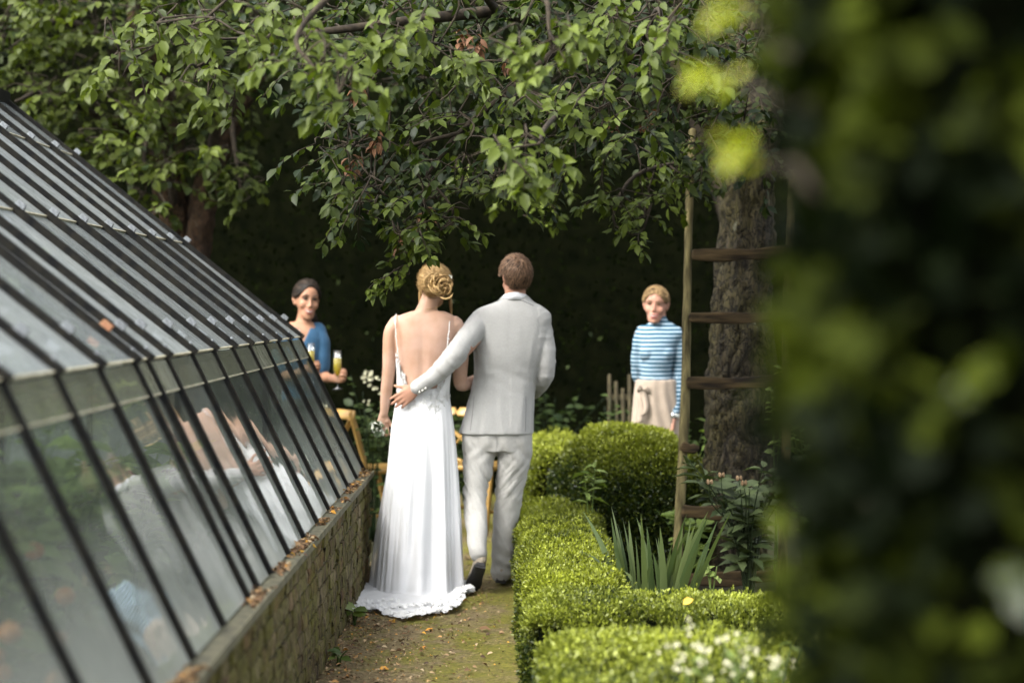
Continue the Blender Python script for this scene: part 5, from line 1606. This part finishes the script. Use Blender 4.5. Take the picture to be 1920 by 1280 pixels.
# glasses
FGLASS = None
def flute_glass():
    m, nt = new_mat('thin_wine_glass')
    lw = N(nt, 'LayerWeight', Blend=.4); t = N(nt, 'BsdfTransparent'); t.inputs[0].default_value = (.93, .95, .95, 1)
    g = N(nt, 'BsdfGlossy', Roughness=.03)
    k = math_(nt, 'MULTIPLY_ADD', math_(nt, 'POWER', lw.outputs['Facing'], 2.5), .7, .07)
    mx = N(nt, 'MixShader'); nt.links.new(k, mx.inputs[0]); nt.links.new(t.outputs[0], mx.inputs[1]); nt.links.new(g.outputs[0], mx.inputs[2]); finish(nt, mx.outputs[0]); return m
FGLASS = flute_glass()
def wine_mat():
    m, nt = new_mat('sparkling_wine')
    b = N(nt, 'BsdfPrincipled', Roughness=.1); b.inputs['Base Color'].default_value = (.62, .47, .05, 1)
    t = N(nt, 'BsdfTransparent'); t.inputs[0].default_value = (.95, .78, .18, 1)
    mx = N(nt, 'MixShader'); mx.inputs[0].default_value = .55; nt.links.new(t.outputs[0], mx.inputs[1]); nt.links.new(b.outputs[0], mx.inputs[2]); finish(nt, mx.outputs[0]); return m
WINE = wine_mat()
def lathe(bm, prof, c, n=20):
    rs = [[bm.verts.new((c[0] + r * math.cos(2 * math.pi * k / n), c[1] + r * math.sin(2 * math.pi * k / n), c[2] + z)) for k in range(n)] for r, z in prof]
    for a, b in zip(rs, rs[1:]):
        for k in range(n): bm.faces.new((a[k], a[(k + 1) % n], b[(k + 1) % n], b[k]))
    return rs
def flute(base, label):
    b = np.array(base); f = empty('champagne_flute', base); tag(f, label, 'glass', 'flutes of sparkling wine')
    bm = bmesh.new(); lathe(bm, [(.001, .072), (.0035, .076), (.022, .10), (.027, .125), (.027, .16), (.0265, .245), (.0255, .245), (.0258, .16), (.0255, .125), (.02, .103), (.001, .085)], b); obj('bowl', bm, FGLASS, f, smooth=True)
    bm = bmesh.new(); r = lathe(bm, [(.001, .0865), (.0195, .104), (.0250, .125), (.0252, .197), (.0008, .1975)], b); obj('wine', bm, WINE, f, smooth=True)
    bm = bmesh.new(); lathe(bm, [(.004, .076), (.0035, .04), (.004, .012), (.034, .003), (.034, .0), (.001, .0)], b); obj('stem', bm, FGLASS, f, smooth=True)
flute(W(638, 727, -.20), 'champagne flute of golden wine held out to the side by its stem')
flute(W(590.5, 713, -.255), 'champagne flute of golden wine held in front of the blue top')

# ================================================================== woman with the apron
def wy(px, py, dy=0.0): return W(px, py, dy)
HS = head_matrix(W(1229, 572, -.02), -11, 4, 3, 1.02) @ Matrix.Diagonal((.98, 1, 1.0, 1))
SB = (W(1236, 575).x, WY, 0)
bm = bmesh.new()
head_shape(bm, HS, True)
tube(bm, [W(1233, 585, .01), W(1236, 604, .015), W(1238, 620, .01)], [(.052, .056), (.05, .055), (.08, .07)], n=16)
ST = [wring(1214, 1262, 608, .052), wring(1203, 1274, 617, .072), wring(1196, 1279, 628, .088), wring(1200, 1266, 650, .102), wring(1202, 1258, 675, .106), wring(1204, 1255, 705, .092), wring(1196, 1264, 735, .11), wring(1190, 1270, 775, .12), wring(1192, 1268, 800, .12), wring(1198, 1262, 820, .11)]
rings_loft(bm, ST, n=30, sub=3)
tube(bm, [W(1270, 626), W(1273, 655, 0), W(1270, 700, 0), W(1266, 745, -.05), W(1262, 780, -.09)], [(.045, .05), .042, .036, .031, .023], n=14)
hand(bm, W(1261, 783, -.092), (-.12, -.3, -1), (-.9, .2, .1), 1, (35, 50, 40), .95, 3, 30)
tube(bm, [W(1203, 626), W(1199, 660, .04), W(1200, 705, .1), W(1222, 730, .17), W(1240, 738, .17)], [(.045, .05), .04, .035, .03, .023], n=14)
hand(bm, W(1241, 738, .17), (.9, .1, -.2), (0, 1, 0), 1, (30, 40, 30), .93)
for s in (-1, 1): tube(bm, [W(1231 + s * 15, 815), W(1231 + s * 15, 900), W(1231 + s * 15, 1012)], [.085, .055, .035], n=12); tube(bm, [W(1231 + s * 15, 1018, .02), W(1228 + s * 16, 1022, -.16)], [.036, .028], n=10)
me = remesh(bm, .0052, 2); sockets(me, HS)
waitress = obj('person', me, SKIN_P, base=SB)
tag(waitress, 'smiling woman with curly fair hair, striped top and beige apron behind the bush', 'person')
face_parts(waitress, HS, True, (.2, .12, .06))
HAIR_C = hair_mat('curly_fair_hair', (.05, .03, .013), (.36, .24, .115), .5)
def keep_s(p): return p[2] > -.05 and not (p[1] < .012 and p[2] < .080 - 12 * p[0] ** 2) and not (p[1] < .03 and p[2] < .012)
hair_cap(HS, keep_s, HAIR_C, waitress, .004)
items = []
for p in scalp_pts(380, keep_s):
    nr = norm((p - HC) / HR ** 2); u = norm(np.cross(nr, RNG.normal(0, 1, 3))); v = np.cross(nr, u); pts = []; k = RNG.uniform(.7, 1.2)
    back = norm(np.array([0, .11, .01]) - p)
    for t in np.linspace(0, 1, 7):
        a = t * 7; pts.append(Hp(HS, p + nr * (.008 + .006 * math.sin(t * 3)) + (u * math.cos(a) + v * math.sin(a)) * .012 * k + back * .02 * t))
    items.append((pts, [.0018, .0024, .0024, .0024, .0024, .0018, .0008]))
obj('curl', tube_mesh('curl', items, n=5, sub=2), HAIR_C, waitress)['kind'] = 'stuff'

def stripe_mat():
    m, nt = new_mat('striped_jersey')
    b = N(nt, 'BsdfPrincipled', Roughness=.85); b.inputs['Specular IOR Level'].default_value = .2
    v = coords(nt)
    sx = N(nt, 'SeparateXYZ'); nt.links.new(v, sx.inputs[0])
    w = noise_(nt, v, 3, 2)
    z = math_(nt, 'ADD', sx.outputs['Z'], math_(nt, 'MULTIPLY', w, .02))
    fr = math_(nt, 'FRACT', math_(nt, 'MULTIPLY', z, 1 / .0265))
    k = math_(nt, 'GREATER_THAN', fr, .56)
    c = mixc(nt, k, (.014, .066, .11), (.31, .40, .47))
    nt.links.new(c, b.inputs['Base Color'])
    nt.links.new(bump(nt, noise_(nt, v, 9, 3), .3, .01), b.inputs['Normal'])
    finish(nt, b.outputs[0]); return m
STRIPE = stripe_mat()
bm = bmesh.new()
rings_loft(bm, [(ST[0][0], WY + .01, W(0, 603).z, .062, .064)] + [(r[0], r[1], r[2], r[3] + .012, r[4] + .012) for r in ST[1:7]], n=36, sub=4, ex=2.3)
tube(bm, [W(1237, 614, .012), W(1235.5, 602, .012)], [(.072, .075), (.055, .060)], n=18)
tube(bm, [W(1266, 626), W(1274, 655, -.01), W(1273, 700, -.01), W(1268, 745, -.05), W(1263, 770, -.08)], [(.055, .06), .048, .041, .036, .032], n=16)
tube(bm, [W(1206, 625), W(1199, 660, .04), W(1200, 705, .1), W(1222, 730, .17), W(1234, 736, .17)], [(.055, .06), .05, .045, .04, .032], n=16)
for s in (-1, 1): ball(bm, W(1229 + s * 17, 662, -.07), (.055, .05, .055), seg=14)
me = remesh(bm, .0055, 3)
folds(me, lambda c, n: .0045 * np.sin(c[:, 2] * 45 + c[:, 0] * 40 + 6 * fbm(c * 5, 2, 3)) * fbm(c * 4, 2, 6))
obj('striped_top', me, STRIPE, waitress)
APRON = linen('beige_apron_linen', (.245, .197, .152), (.325, .268, .213))
bm = bmesh.new()
R = [wring(1193, 1269, 711, .123), wring(1191, 1271, 722, .128), wring(1188, 1273, 750, .135), wring(1184, 1276, 800, .15), wring(1180, 1280, 850, .16), wring(1176, 1282, 900, .165)]
rings_loft(bm, R, n=40, sub=4, ex=2.3)
me = remesh(bm, .0075, 1)
folds(me, lambda c, n: .008 * np.sin(np.arctan2(c[:, 1] - WY, c[:, 0] - SB[0]) * 11 + c[:, 2] * 8 + 4 * fbm(c * 4, 2, 2)) * np.clip((1.14 - c[:, 2]) * 3, 0, 1))
ap = obj('apron', me, APRON, waitress)
bm = bmesh.new()     # the tied bow and its hanging ends
kn = np.array(W(1203, 728, -.125))
def band(pts, w):
    pr = None
    C = catmull([np.array(p) for p in pts], 5)
    for c in C:
        vs = [bm.verts.new(c + np.array([x, y, z])) for x, y, z in ((-w, 0, 0), (w, 0, 0), (w, -.006, .002), (-w, -.006, .002))]
        if pr: [bm.faces.new((pr[k], pr[(k + 1) % 4], vs[(k + 1) % 4], vs[k])) for k in range(4)]
        else: bm.faces.new(vs)
        pr = vs
    bm.faces.new(pr[::-1])
ball(bm, kn, (.018, .012, .018), seg=10)
band([kn, W(1199, 745, -.135), W(1201, 765, -.15), W(1197, 790, -.16)], .02)
band([kn, W(1206, 745, -.138), W(1208, 762, -.155), W(1204, 775, -.16)], .017)
tube(bm, [kn, W(1196, 722, -.14), W(1193, 731, -.13), kn], [(.006, .014)] * 4, n=8)
tube(bm, [kn, W(1211, 724, -.14), W(1213, 732, -.13), kn], [(.006, .014)] * 4, n=8)
o = obj('apron_tie', bm, APRON, ap, smooth=True); o['kind'] = 'stuff'
bm = bmesh.new(); tube(bm, [W(1263.5, 775, -.083), W(1262.5, 781, -.088)], [.031, .031], n=16, cap=False)
strap = obj('wristwatch', bm, mat('pale_watch_strap', (.55, .56, .5), rough=.5), waitress, smooth=True)
bm = bmesh.new(); ball(bm, W(1260, 777, -.118), (.019, .007, .019), seg=14); obj('watch_face', bm, mat('watch_steel', (.7, .72, .7), rough=.2, metal=.8), strap, smooth=True)
# ------------------------------------------------------------------ the leaning ladder
OLDWOOD = mat('weathered_wood', (.022, .018, .007), (.125, .105, .045), 34, .9, (1, 1, .09), .8, .006, spec=.2, lo=.33, hi=.66)
ROTTEN = mat('rotten_mossy_wood', (.006, .004, .002), (.06, .040, .017), 34, .92, (.12, 1, 1), .9, .008, spec=.2, lo=.35, hi=.68)
ladder = empty('wooden_ladder', P(1268, 1118, 10.45))
tag(ladder, 'rustic wooden ladder with mossy split rungs leaning on the plum trunk', 'ladder')
def rough(bm, amp, fr, seed):
    me = bpy.data.meshes.new('r'); bmesh.ops.recalc_face_normals(bm, faces=bm.faces[:]); bm.to_mesh(me); bm.free()
    co, no = get_co(me), get_no(me); q = co * np.array(fr)
    set_co(me, co + norm(no) * (amp * (fbm(q, 3, seed) - .5) * 2)[:, None])
    me.polygons.foreach_set('use_smooth', [True] * len(me.polygons)); return me
def lean(y): return 10.45 + (1118 - y) / 868 * .5
for xa, xb, ya, r in ((1268, 1300, 248, .029), (1464, 1486, 330, .028)):
    bm = bmesh.new(); tube(bm, [P(xa + (xb - xa) * t + 2.5 * math.sin(t * 7 + xa), 1130 + (ya - 1130) * t, lean(1130 + (ya - 1130) * t)) for t in np.linspace(0, 1, 12)], [r * (1 - .25 * t) for t in np.linspace(0, 1, 12)], n=18, sub=8, ref=(1, 0, 0))
    obj('rail', rough(bm, .006, (14, 14, 4), xa), OLDWOOD, ladder)
for xa, xb, ya, yb, h in ((1300, 1478, 477, 471, .046), (1296, 1474, 595, 590, .042), (1291, 1470, 717, 711, .044), (1280, 1309, 836, 838, .034), (1282, 1422, 958, 956, .05), (1276, 1450, 1084, 1078, .05)):
    bm = bmesh.new(); pts = []; rr = []
    for t in np.linspace(0, 1, 9):
        y = ya + (yb - ya) * t + 4 * math.sin(t * 3.1)
        pts.append(P(xa + (xb - xa) * t, y, lean(y) - .052)); rr.append((.012, h * .78 * (1 - .25 * abs(t - .4)) * (1 + .12 * math.sin(9 * t + ya))))
    if xb < 1320: rr[-1] = (.006, .01); rr[-2] = (.012, .02)
    tube(bm, pts, rr, n=18, sub=5, ref=(0, 1, 0), ex=4.5)
    obj('rung', rough(bm, .007, (7, 20, 22), ya), ROTTEN, ladder)

# ------------------------------------------------------------------ plants
IRIS = leaf_mat('iris_leaf', (.05, .08, .026), (.15, .19, .07), .45, .25, .35)
iris = empty('iris_clump', (.62, 8.9, 0)); tag(iris, 'clump of upright grey-green sword leaves beside the ladder foot', 'plant')
for k in range(46):
    b = Vector((.64 + RNG.uniform(-.09, .13), 8.92 + RNG.normal(0, .06), 0)); L = RNG.uniform(.42, .66); a = RNG.normal(0, .10) + (b.x - .64) * 1.6; c = RNG.normal(0, .2); w = RNG.uniform(.012, .019); f = RNG.uniform(0, 3.14)
    bend = RNG.uniform(0, .22) if k % 9 else .55
    V, F = [], []
    for i, t in enumerate(np.linspace(0, 1, 9)):
        z = L * (t - bend * .45 * t ** 3); x = L * (math.sin(a) * t + math.copysign(bend, a) * .35 * t ** 2.5); y = L * c * t
        ww = w * (1 - t ** 3) * (.75 + .5 * math.sin(t * 2.5)) + .0006
        s = Vector((math.cos(f * .4), math.sin(f * .4), 0))
        p = b + Vector((x, y, z)); V += [p - s * ww, p + Vector((0, -.004 * (1 - t), 0)), p + s * ww]
        if i: n = 3 * i; F += [(n - 3, n - 2, n + 1, n), (n - 2, n - 1, n + 2, n + 1)]
    me = mesh_np('leaf', [tuple(v) for v in V], F, np.full(len(V), RNG.uniform(0, 1)))
    obj('leaf', me, IRIS, iris, smooth=True)

def herb(name, label, base, h, r, n, leaf, m, tone=.5, group=None, width=1.0, stems=6, cat='plant', tpl=LEAF_BIG, droop=.2, low=.1):
    "a leafy plant: stems from one base, leaves along them"
    e = empty(name, base); tag(e, label, cat, group); b = np.array(base, float); bm = bmesh.new(); p, d, nn, s, t = [], [], [], [], []
    for k in range(stems):
        a = 6.28 * k / stems + RNG.uniform(-.4, .4); rr = r * RNG.uniform(.2, 1) ; hh = h * RNG.uniform(.75, 1)
        tip = b + np.array([math.cos(a) * rr, math.sin(a) * rr, hh]); mid = b + np.array([math.cos(a) * rr * .35, math.sin(a) * rr * .35, hh * .6])
        C = catmull([b + RNG.normal(0, .01, 3) * np.array([1, 1, 0]), mid, tip], 6)
        tube(bm, C, np.linspace(.006, .002, len(C)), n=5, sub=1, cap=False)
        for j in range(max(1, n // stems)):
            u = RNG.uniform(low, 1) ** .8 * (len(C) - 1.01); i = int(u); q = C[i] + (C[i + 1] - C[i]) * (u - i)
            g = RNG.uniform(0, 6.28); dd = np.array([math.cos(g), math.sin(g), RNG.uniform(-.1, .7) - droop])
            p.append(q); d.append(dd); nn.append(np.array([0, -.3, 1]) + RNG.normal(0, .3, 3)); s.append(leaf * RNG.uniform(.6, 1.15)); t.append(np.clip(tone + RNG.normal(0, .2), 0, 1))
    o = obj('stem', bm, m, e, smooth=True); o['kind'] = 'stuff'
    p, d, nn, s, t = map(np.array, (p, d, nn, s, t))
    k = min(len(p), 60)
    for i in range(k):
        V = tpl[0] * np.array([width, 1, 1]); me = None
        o = obj('leaf', leaves('leaf', p[i:i + 1], d[i:i + 1], nn[i:i + 1], s[i:i + 1], t[i:i + 1], tpl, width), m, e)
    if len(p) > k:
        o = obj('foliage', leaves('foliage', p[k:], d[k:], nn[k:], s[k:], t[k:], tpl, width), m, e); o['kind'] = 'stuff'
    return e
CREAM = mat('cream_petal', (.42, .41, .28), (.34, .33, .2), 30, .7)
PEONY = leaf_mat('peony_leaf', (.018, .03, .010), (.085, .11, .045), .5, .2, .35)
BRIGHT = leaf_mat('garden_leaf', (.04, .07, .012), (.16, .22, .05), .45, .3, .4)
MID = leaf_mat('bed_leaf', (.012, .026, .007), (.06, .09, .022), .5, .25, .3)
SHOOT = leaf_mat('shoot_leaf', (.1, .15, .03), (.24, .3, .09), .45, .35)
pe = herb('peony_plant', 'peony plant with dark grey-green cut leaves and brown seed heads at the trunk foot', (1.24, 10.1, 0), .82, .44, 230, .145, PEONY, .6, None, .78, 15)
for k in range(4):
    c = P((1352, 1385, 1330, 1394)[k], (890, 896, 903, 905)[k], 9.85)
    bm = bmesh.new()
    for a in range(3): ball(bm, c + Vector((.012 * math.cos(a * 2.1), .012 * math.sin(a * 2.1), 0)), (.009, .009, .016), seg=6)
    me = remesh(bm, .004, 1); obj('seed_head', me, mat('seed_head_brown', (.11, .065, .028), (.17, .115, .06), 30, .8) if k == 0 else bpy.data.materials['seed_head_brown'], pe)
    bm = bmesh.new(); tube(bm, [(1.22, 10.1, .35), (c + Vector((.02, .05, -.12))), c], [.004, .003, .002], n=5, sub=4); obj('flower_stem', bm, PEONY, pe)
herb('ground_ivy', 'dark leafy creeper covering the shaded base of the plum trunk', (1.30, 10.75, 0), .62, .2, 120, .085, PEONY, .3, None, 1.0, 9)
herb('plum_sucker', 'thin pale green shoot growing up the right side of the trunk', (1.50, 10.9, 0), 1.42, .06, 42, .06, SHOOT, .5, None, 1.0, 2, low=.45)
herb('weed_shoot', 'small yellow-green weed shoot in front of the lowest ladder rung', (1.0, 9.6, .0), .30, .08, 12, .07, SHOOT, .6, None, 1.0, 3, low=.5)
herb('lily_shoot', 'pale narrow-leaved shoot rising between the low hedge and the box dome', (.44, 10.75, 0), .66, .06, 26, .12, SHOOT, .45, None, .55, 2, low=.55)
herb('border_plant', 'light green leafy plant behind the post between dome and trunk', (1.12, 12.4, 0), .85, .25, 140, .08, BRIGHT, .6, 'leafy plants in the beds', 1.2, 12)
herb('border_plant', 'low bright plant with broad leaves at the foot of the left ladder rail', (.98, 10.7, 0), .46, .2, 70, .10, BRIGHT, .7, 'leafy plants in the beds', 1.2, 8)
herb('border_plant', 'dim leafy plant in front of the picket fence', (.70, 13.3, 0), .95, .3, 140, .075, MID, .7, 'leafy plants in the beds', 1.2, 12)
herb('border_plant', 'leafy plant to the right of the trunk, low down', (1.78, 11.6, 0), .95, .35, 180, .08, BRIGHT, .45, 'leafy plants in the beds', 1.2, 14)
herb('border_plant', 'dim leafy plant behind the folding chair nearest the greenhouse', (-1.0, 14.3, 0), .85, .4, 180, .09, MID, .6, 'leafy plants in the beds', 1.1, 12)
herb('border_plant', 'dim leafy plant between the couple and the hedge', (-.35, 14.6, 0), .8, .45, 200, .09, MID, .5, 'leafy plants in the beds', 1.1, 12)
herb('border_plant', 'shaded leafy plant behind the taller box hedge', (.30, 14.9, 0), .9, .5, 200, .09, MID, .4, 'leafy plants in the beds', 1.1, 12)
# white flowers left of the bride
wf = herb('white_flower_bush', 'bush of small white flowers just left of the woman in white', (-.92, 12.7, 0), 1.12, .16, 110, .065, MID, .75, None, 1.1, 9)
for k in range(13):
    c = np.array(P(690 + RNG.normal(0, 16) + (20 if k > 8 else 0), 706 + RNG.normal(0, 9) + (40 if k > 10 else 0), 12.6))
    obj('bloom', petals(3, lambda i: (c + RNG.normal(0, .012, 3), RNG.normal(0, .4, 3) + np.array([0, -1, .5])), .015), CREAM, wf)
# blurred white flowers in front
ff = herb('white_flower_plant', 'blurred plant with tiny white flowers before the nearest box hedge', (.66, 5.15, 0), .68, .26, 160, .05, BRIGHT, .7, None, .6, 14)
for k in range(46):
    c = np.array(P(1385 + RNG.normal(0, 75), 1232 + RNG.normal(0, 28), 5.15 + RNG.normal(0, .1)))
    obj('bloom', petals(2, lambda i: (c + RNG.normal(0, .006, 3), RNG.normal(0, .4, 3) + np.array([0, -.7, .8])), .0085), CREAM, ff)
    if k % 3 == 0:
        bm = bmesh.new(); tube(bm, [(.64 + (c[0] - .64) * .4, 5.15, .2), c], [.0025, .0015], n=4, sub=3, cap=False); obj('flower_stem', bm, SHOOT, ff)
herb('wall_weed', 'small green weed at the wall foot beside the dress hem', (-.77, 9.35, .0), .10, .07, 12, .09, BRIGHT, .5, None, 1.1, 4, low=.3)
herb('wall_weed', 'small green weed at the wall foot near the bottom of the picture', (-.75, 8.3, .0), .07, .06, 9, .07, BRIGHT, .4, None, 1.0, 4, low=.3)

# picket fence far behind
pk = empty('picket_fence', (.82, 13.8, 0)); tag(pk, 'short piece of weathered picket fence at the back left of the apron', 'fence')
PK = mat('olive_wood', (.04, .033, .015), (.075, .06, .028), 14, .9)
for k in range(8):
    x = .70 + k * .048
    bm = bmesh.new(); tube(bm, [(x, 13.8, 0), (x + .003, 13.8, .6), (x, 13.8, 1.06 - .05 * (k % 3))], [(.016, .008), (.017, .008), (.012, .007)], n=8, ex=3); obj('picket', bm, PK, pk, smooth=True)
for z in (.35, .88):
    bm = bmesh.new(); add_box(bm, (.68, 13.81, z), (1.06, 13.83, z + .04)); obj('rail', bm, PK, pk)

# ------------------------------------------------------------------ chairs
CHAIR = mat('honey_wood', (.30, .175, .045), (.38, .23, .065), 6, .4, (1, 1, .2), .1)
def make_chair():
    e = empty('folding_chair'); T_ = lambda pts, r, nm, n=10: obj(nm, (lambda b: (tube(b, pts, r, n=n, sub=5, ex=2.6), b)[1])(bmesh.new()), CHAIR, e, smooth=True)
    for s in (-1, 1):
        T_([(s * .2, .26, 0), (s * .2, .19, .45), (s * .195, .22, .62), (s * .19, .29, .85)], [(.013, .02)] * 4, 'rear_leg')
        T_([(s * .2, -.22, 0), (s * .2, -.17, .25), (s * .2, -.12, .44)], [(.013, .018)] * 3, 'front_leg')
    T_([(-.205, .275, .83), (-.1, .305, .835), (0, .315, .84), (.1, .305, .835), (.205, .275, .83)], [(.010, .034)] * 5, 'top_rail')
    for s in (-1, 1): T_([(-s * .185, .205, .50), (0, .255, .66), (s * .18, .285, .80)], [(.007, .02)] * 3, 'cross_slat')
    T_([(-.195, .20, .50), (0, .215, .50), (.195, .20, .50)], [(.008, .016)] * 3, 'lower_rail')
    bm = bmesh.new(); rings_loft(bm, [(0, .0, .432, .205, .2), (0, .0, .44, .215, .21), (0, .0, .462, .215, .21), (0, .0, .468, .2, .2)], n=32, sub=1, ex=4.5); obj('seat', bm, CHAIR, e, smooth=True)
    T_([(-.2, -.19, .22), (.2, -.19, .22)], [(.009, .012)] * 2, 'stretcher'); T_([(-.2, .225, .2), (.2, .225, .2)], [(.009, .012)] * 2, 'stretcher')
    for s in (-1, 1): T_([(s * .2, -.2, .14), (s * .2, .23, .16)], [(.009, .012)] * 2, 'side_stretcher')
    return e
def copy_tree(o, parent=None):
    c = o.copy(); COL.objects.link(c); c.parent = parent
    for ch in o.children: copy_tree(ch, c)
    return c
ch1 = make_chair(); tag(ch1, 'honey-coloured cross-back wooden chair beside the far end of the greenhouse', 'chair', 'wooden cross-back chairs')
ch2 = copy_tree(ch1); tag(ch2, 'honey-coloured cross-back wooden chair mostly hidden behind the couple', 'chair')
ch1.location = (-.93, 13.05, 0); ch1.rotation_euler = (0, 0, math.radians(-127 + 180 + 70))
ch2.location = (-.22, 13.3, 0); ch2.rotation_euler = (0, 0, math.radians(150))

# ------------------------------------------------------------------ inside the greenhouse
obj('inner_bed', (lambda b: (add_box(b, (-2.5, 1.6, -.02), (-1.02, 10.7, .28)), b)[1])(bmesh.new()), soil_mat(), house)
INSIDE = leaf_mat('greenhouse_leaf', (.10, .15, .03), (.30, .37, .11), .45, .35)
ORANGE = mat('orange_fruit', (.4, .11, .02), (.48, .17, .03), 9, .35)
WHERE = ('nearest the camera', 'beside the first clear pane', 'by the middle post', 'behind the double bar', 'near the far gable', 'deep inside near the camera', 'deep inside by the ridge post')
for k, (x, y, h) in enumerate(((-1.42, 3.9, .9), (-1.45, 4.7, .95), (-1.5, 5.5, 1.0), (-1.5, 6.4, .85), (-1.6, 8.2, .7), (-2.2, 4.3, 1.2), (-2.2, 5.8, 1.3))):
    e = herb('greenhouse_plant', 'bushy green plant growing inside the greenhouse, ' + WHERE[k], (x, y, .28), h, .38, 170, .15, INSIDE, .5, 'plants inside the greenhouse', .8, 12)
    for j in range(4 if k in (0, 1, 2) else 0):
        bm = bmesh.new(); ball(bm, (x + .2 + RNG.uniform(-.1, .1), y + RNG.uniform(-.3, .3), .5 + RNG.uniform(0, .35)), (.03, .03, .027), seg=12); obj('fruit', bm, ORANGE, e, smooth=True)

# ------------------------------------------------------------------ litter
LITTER = None
def litter_mat():
    m, nt = new_mat('dry_leaf')
    at_ = N(nt, 'Attribute'); at_.attribute_name = 'tone'
    c = ramp(nt, at_.outputs['Fac'], [(0, (.05, .028, .014)), (.35, (.16, .085, .035)), (.6, (.30, .2, .1)), (.8, (.42, .33, .2)), (.92, (.5, .22, .03)), (1, (.55, .33, .04))])
    b = N(nt, 'BsdfPrincipled', Roughness=.8); nt.links.new(c, b.inputs['Base Color']); finish(nt, b.outputs[0]); return m
LITTER = litter_mat()
def litter(name, pos, size, flat=.35):
    n = len(pos); d = RNG.normal(0, 1, (n, 3)) * np.array([1, 1, flat * .5]); nn = np.array([0, 0, 1.]) + RNG.normal(0, flat, (n, 3))
    o = obj(name, leaves(name, pos, d, nn, size * RNG.uniform(.5, 1.3, n), RNG.uniform(0, 1, n) ** 1.3, LEAF_BIG2, .9), LITTER, smooth=False); return tag(o, kind='stuff')
n = 1300; x = -.80 + .84 * RNG.beta(.75, 1.9, n); y = RNG.uniform(7.0, 13, n)
litter('leaf_litter', np.stack([x, y, np.full(n, .014)], 1), .026)
n = 2600; x = -.80 + .84 * RNG.beta(.8, 1.5, n); y = RNG.uniform(7.0, 10.6, n)
litter('bark_crumbs', np.stack([x, y, np.full(n, .010)], 1), .011, .6)
n = 1900; x = RNG.uniform(-.872, -.80, n); y = RNG.uniform(4.5, 10.9, n); z = .608 + .012 * RNG.uniform(0, 1, n)
k = vnoise(np.stack([x * 12, y * 4.5, y * 0], 1), 4) > .52; x, y, z, n = x[k], y[k], z[k], int(k.sum())
o = litter('ledge_litter', np.stack([x, y, z], 1), .027, .6)
def fallen(label, p, L, tone, d=(1, .3, .0), nn=(0, -.2, 1)):
    b = Vector(p); o = obj('fallen_leaf', leaves('fallen_leaf', np.array([p]), np.array([d]), np.array([nn]), np.array([L]), np.array([tone]), LEAF_BIG2), LITTER, base=b); tag(o, label, 'leaf')
fallen('yellow fallen leaf lying on the crossing box hedge', tuple(P(1281, 1132, 7.62)), .05, 1.0, (.6, .2, .35), (-.2, -.9, .6))
fallen('orange fallen leaf on the path just below the dress hem', tuple(P(727, 1166, 9.42)), .04, .95, (1, .2, .15), (0, -.5, 1))
fallen('orange fallen leaf on the path in front of the dress', tuple(P(797, 1181, 9.18)), .04, .93, (.9, -.4, .2), (.2, -.5, 1))
fallen('brown curled leaf on the mossy side of the path', tuple(P(898, 1179, 9.2)), .06, .3, (1, -.1, .15), (0, -.3, 1))
fallen('orange fallen leaf near the wall at the bottom of the path', tuple(P(710, 1254, 8.2)), .05, .94, (1, .1, .1), (0, -.3, 1))
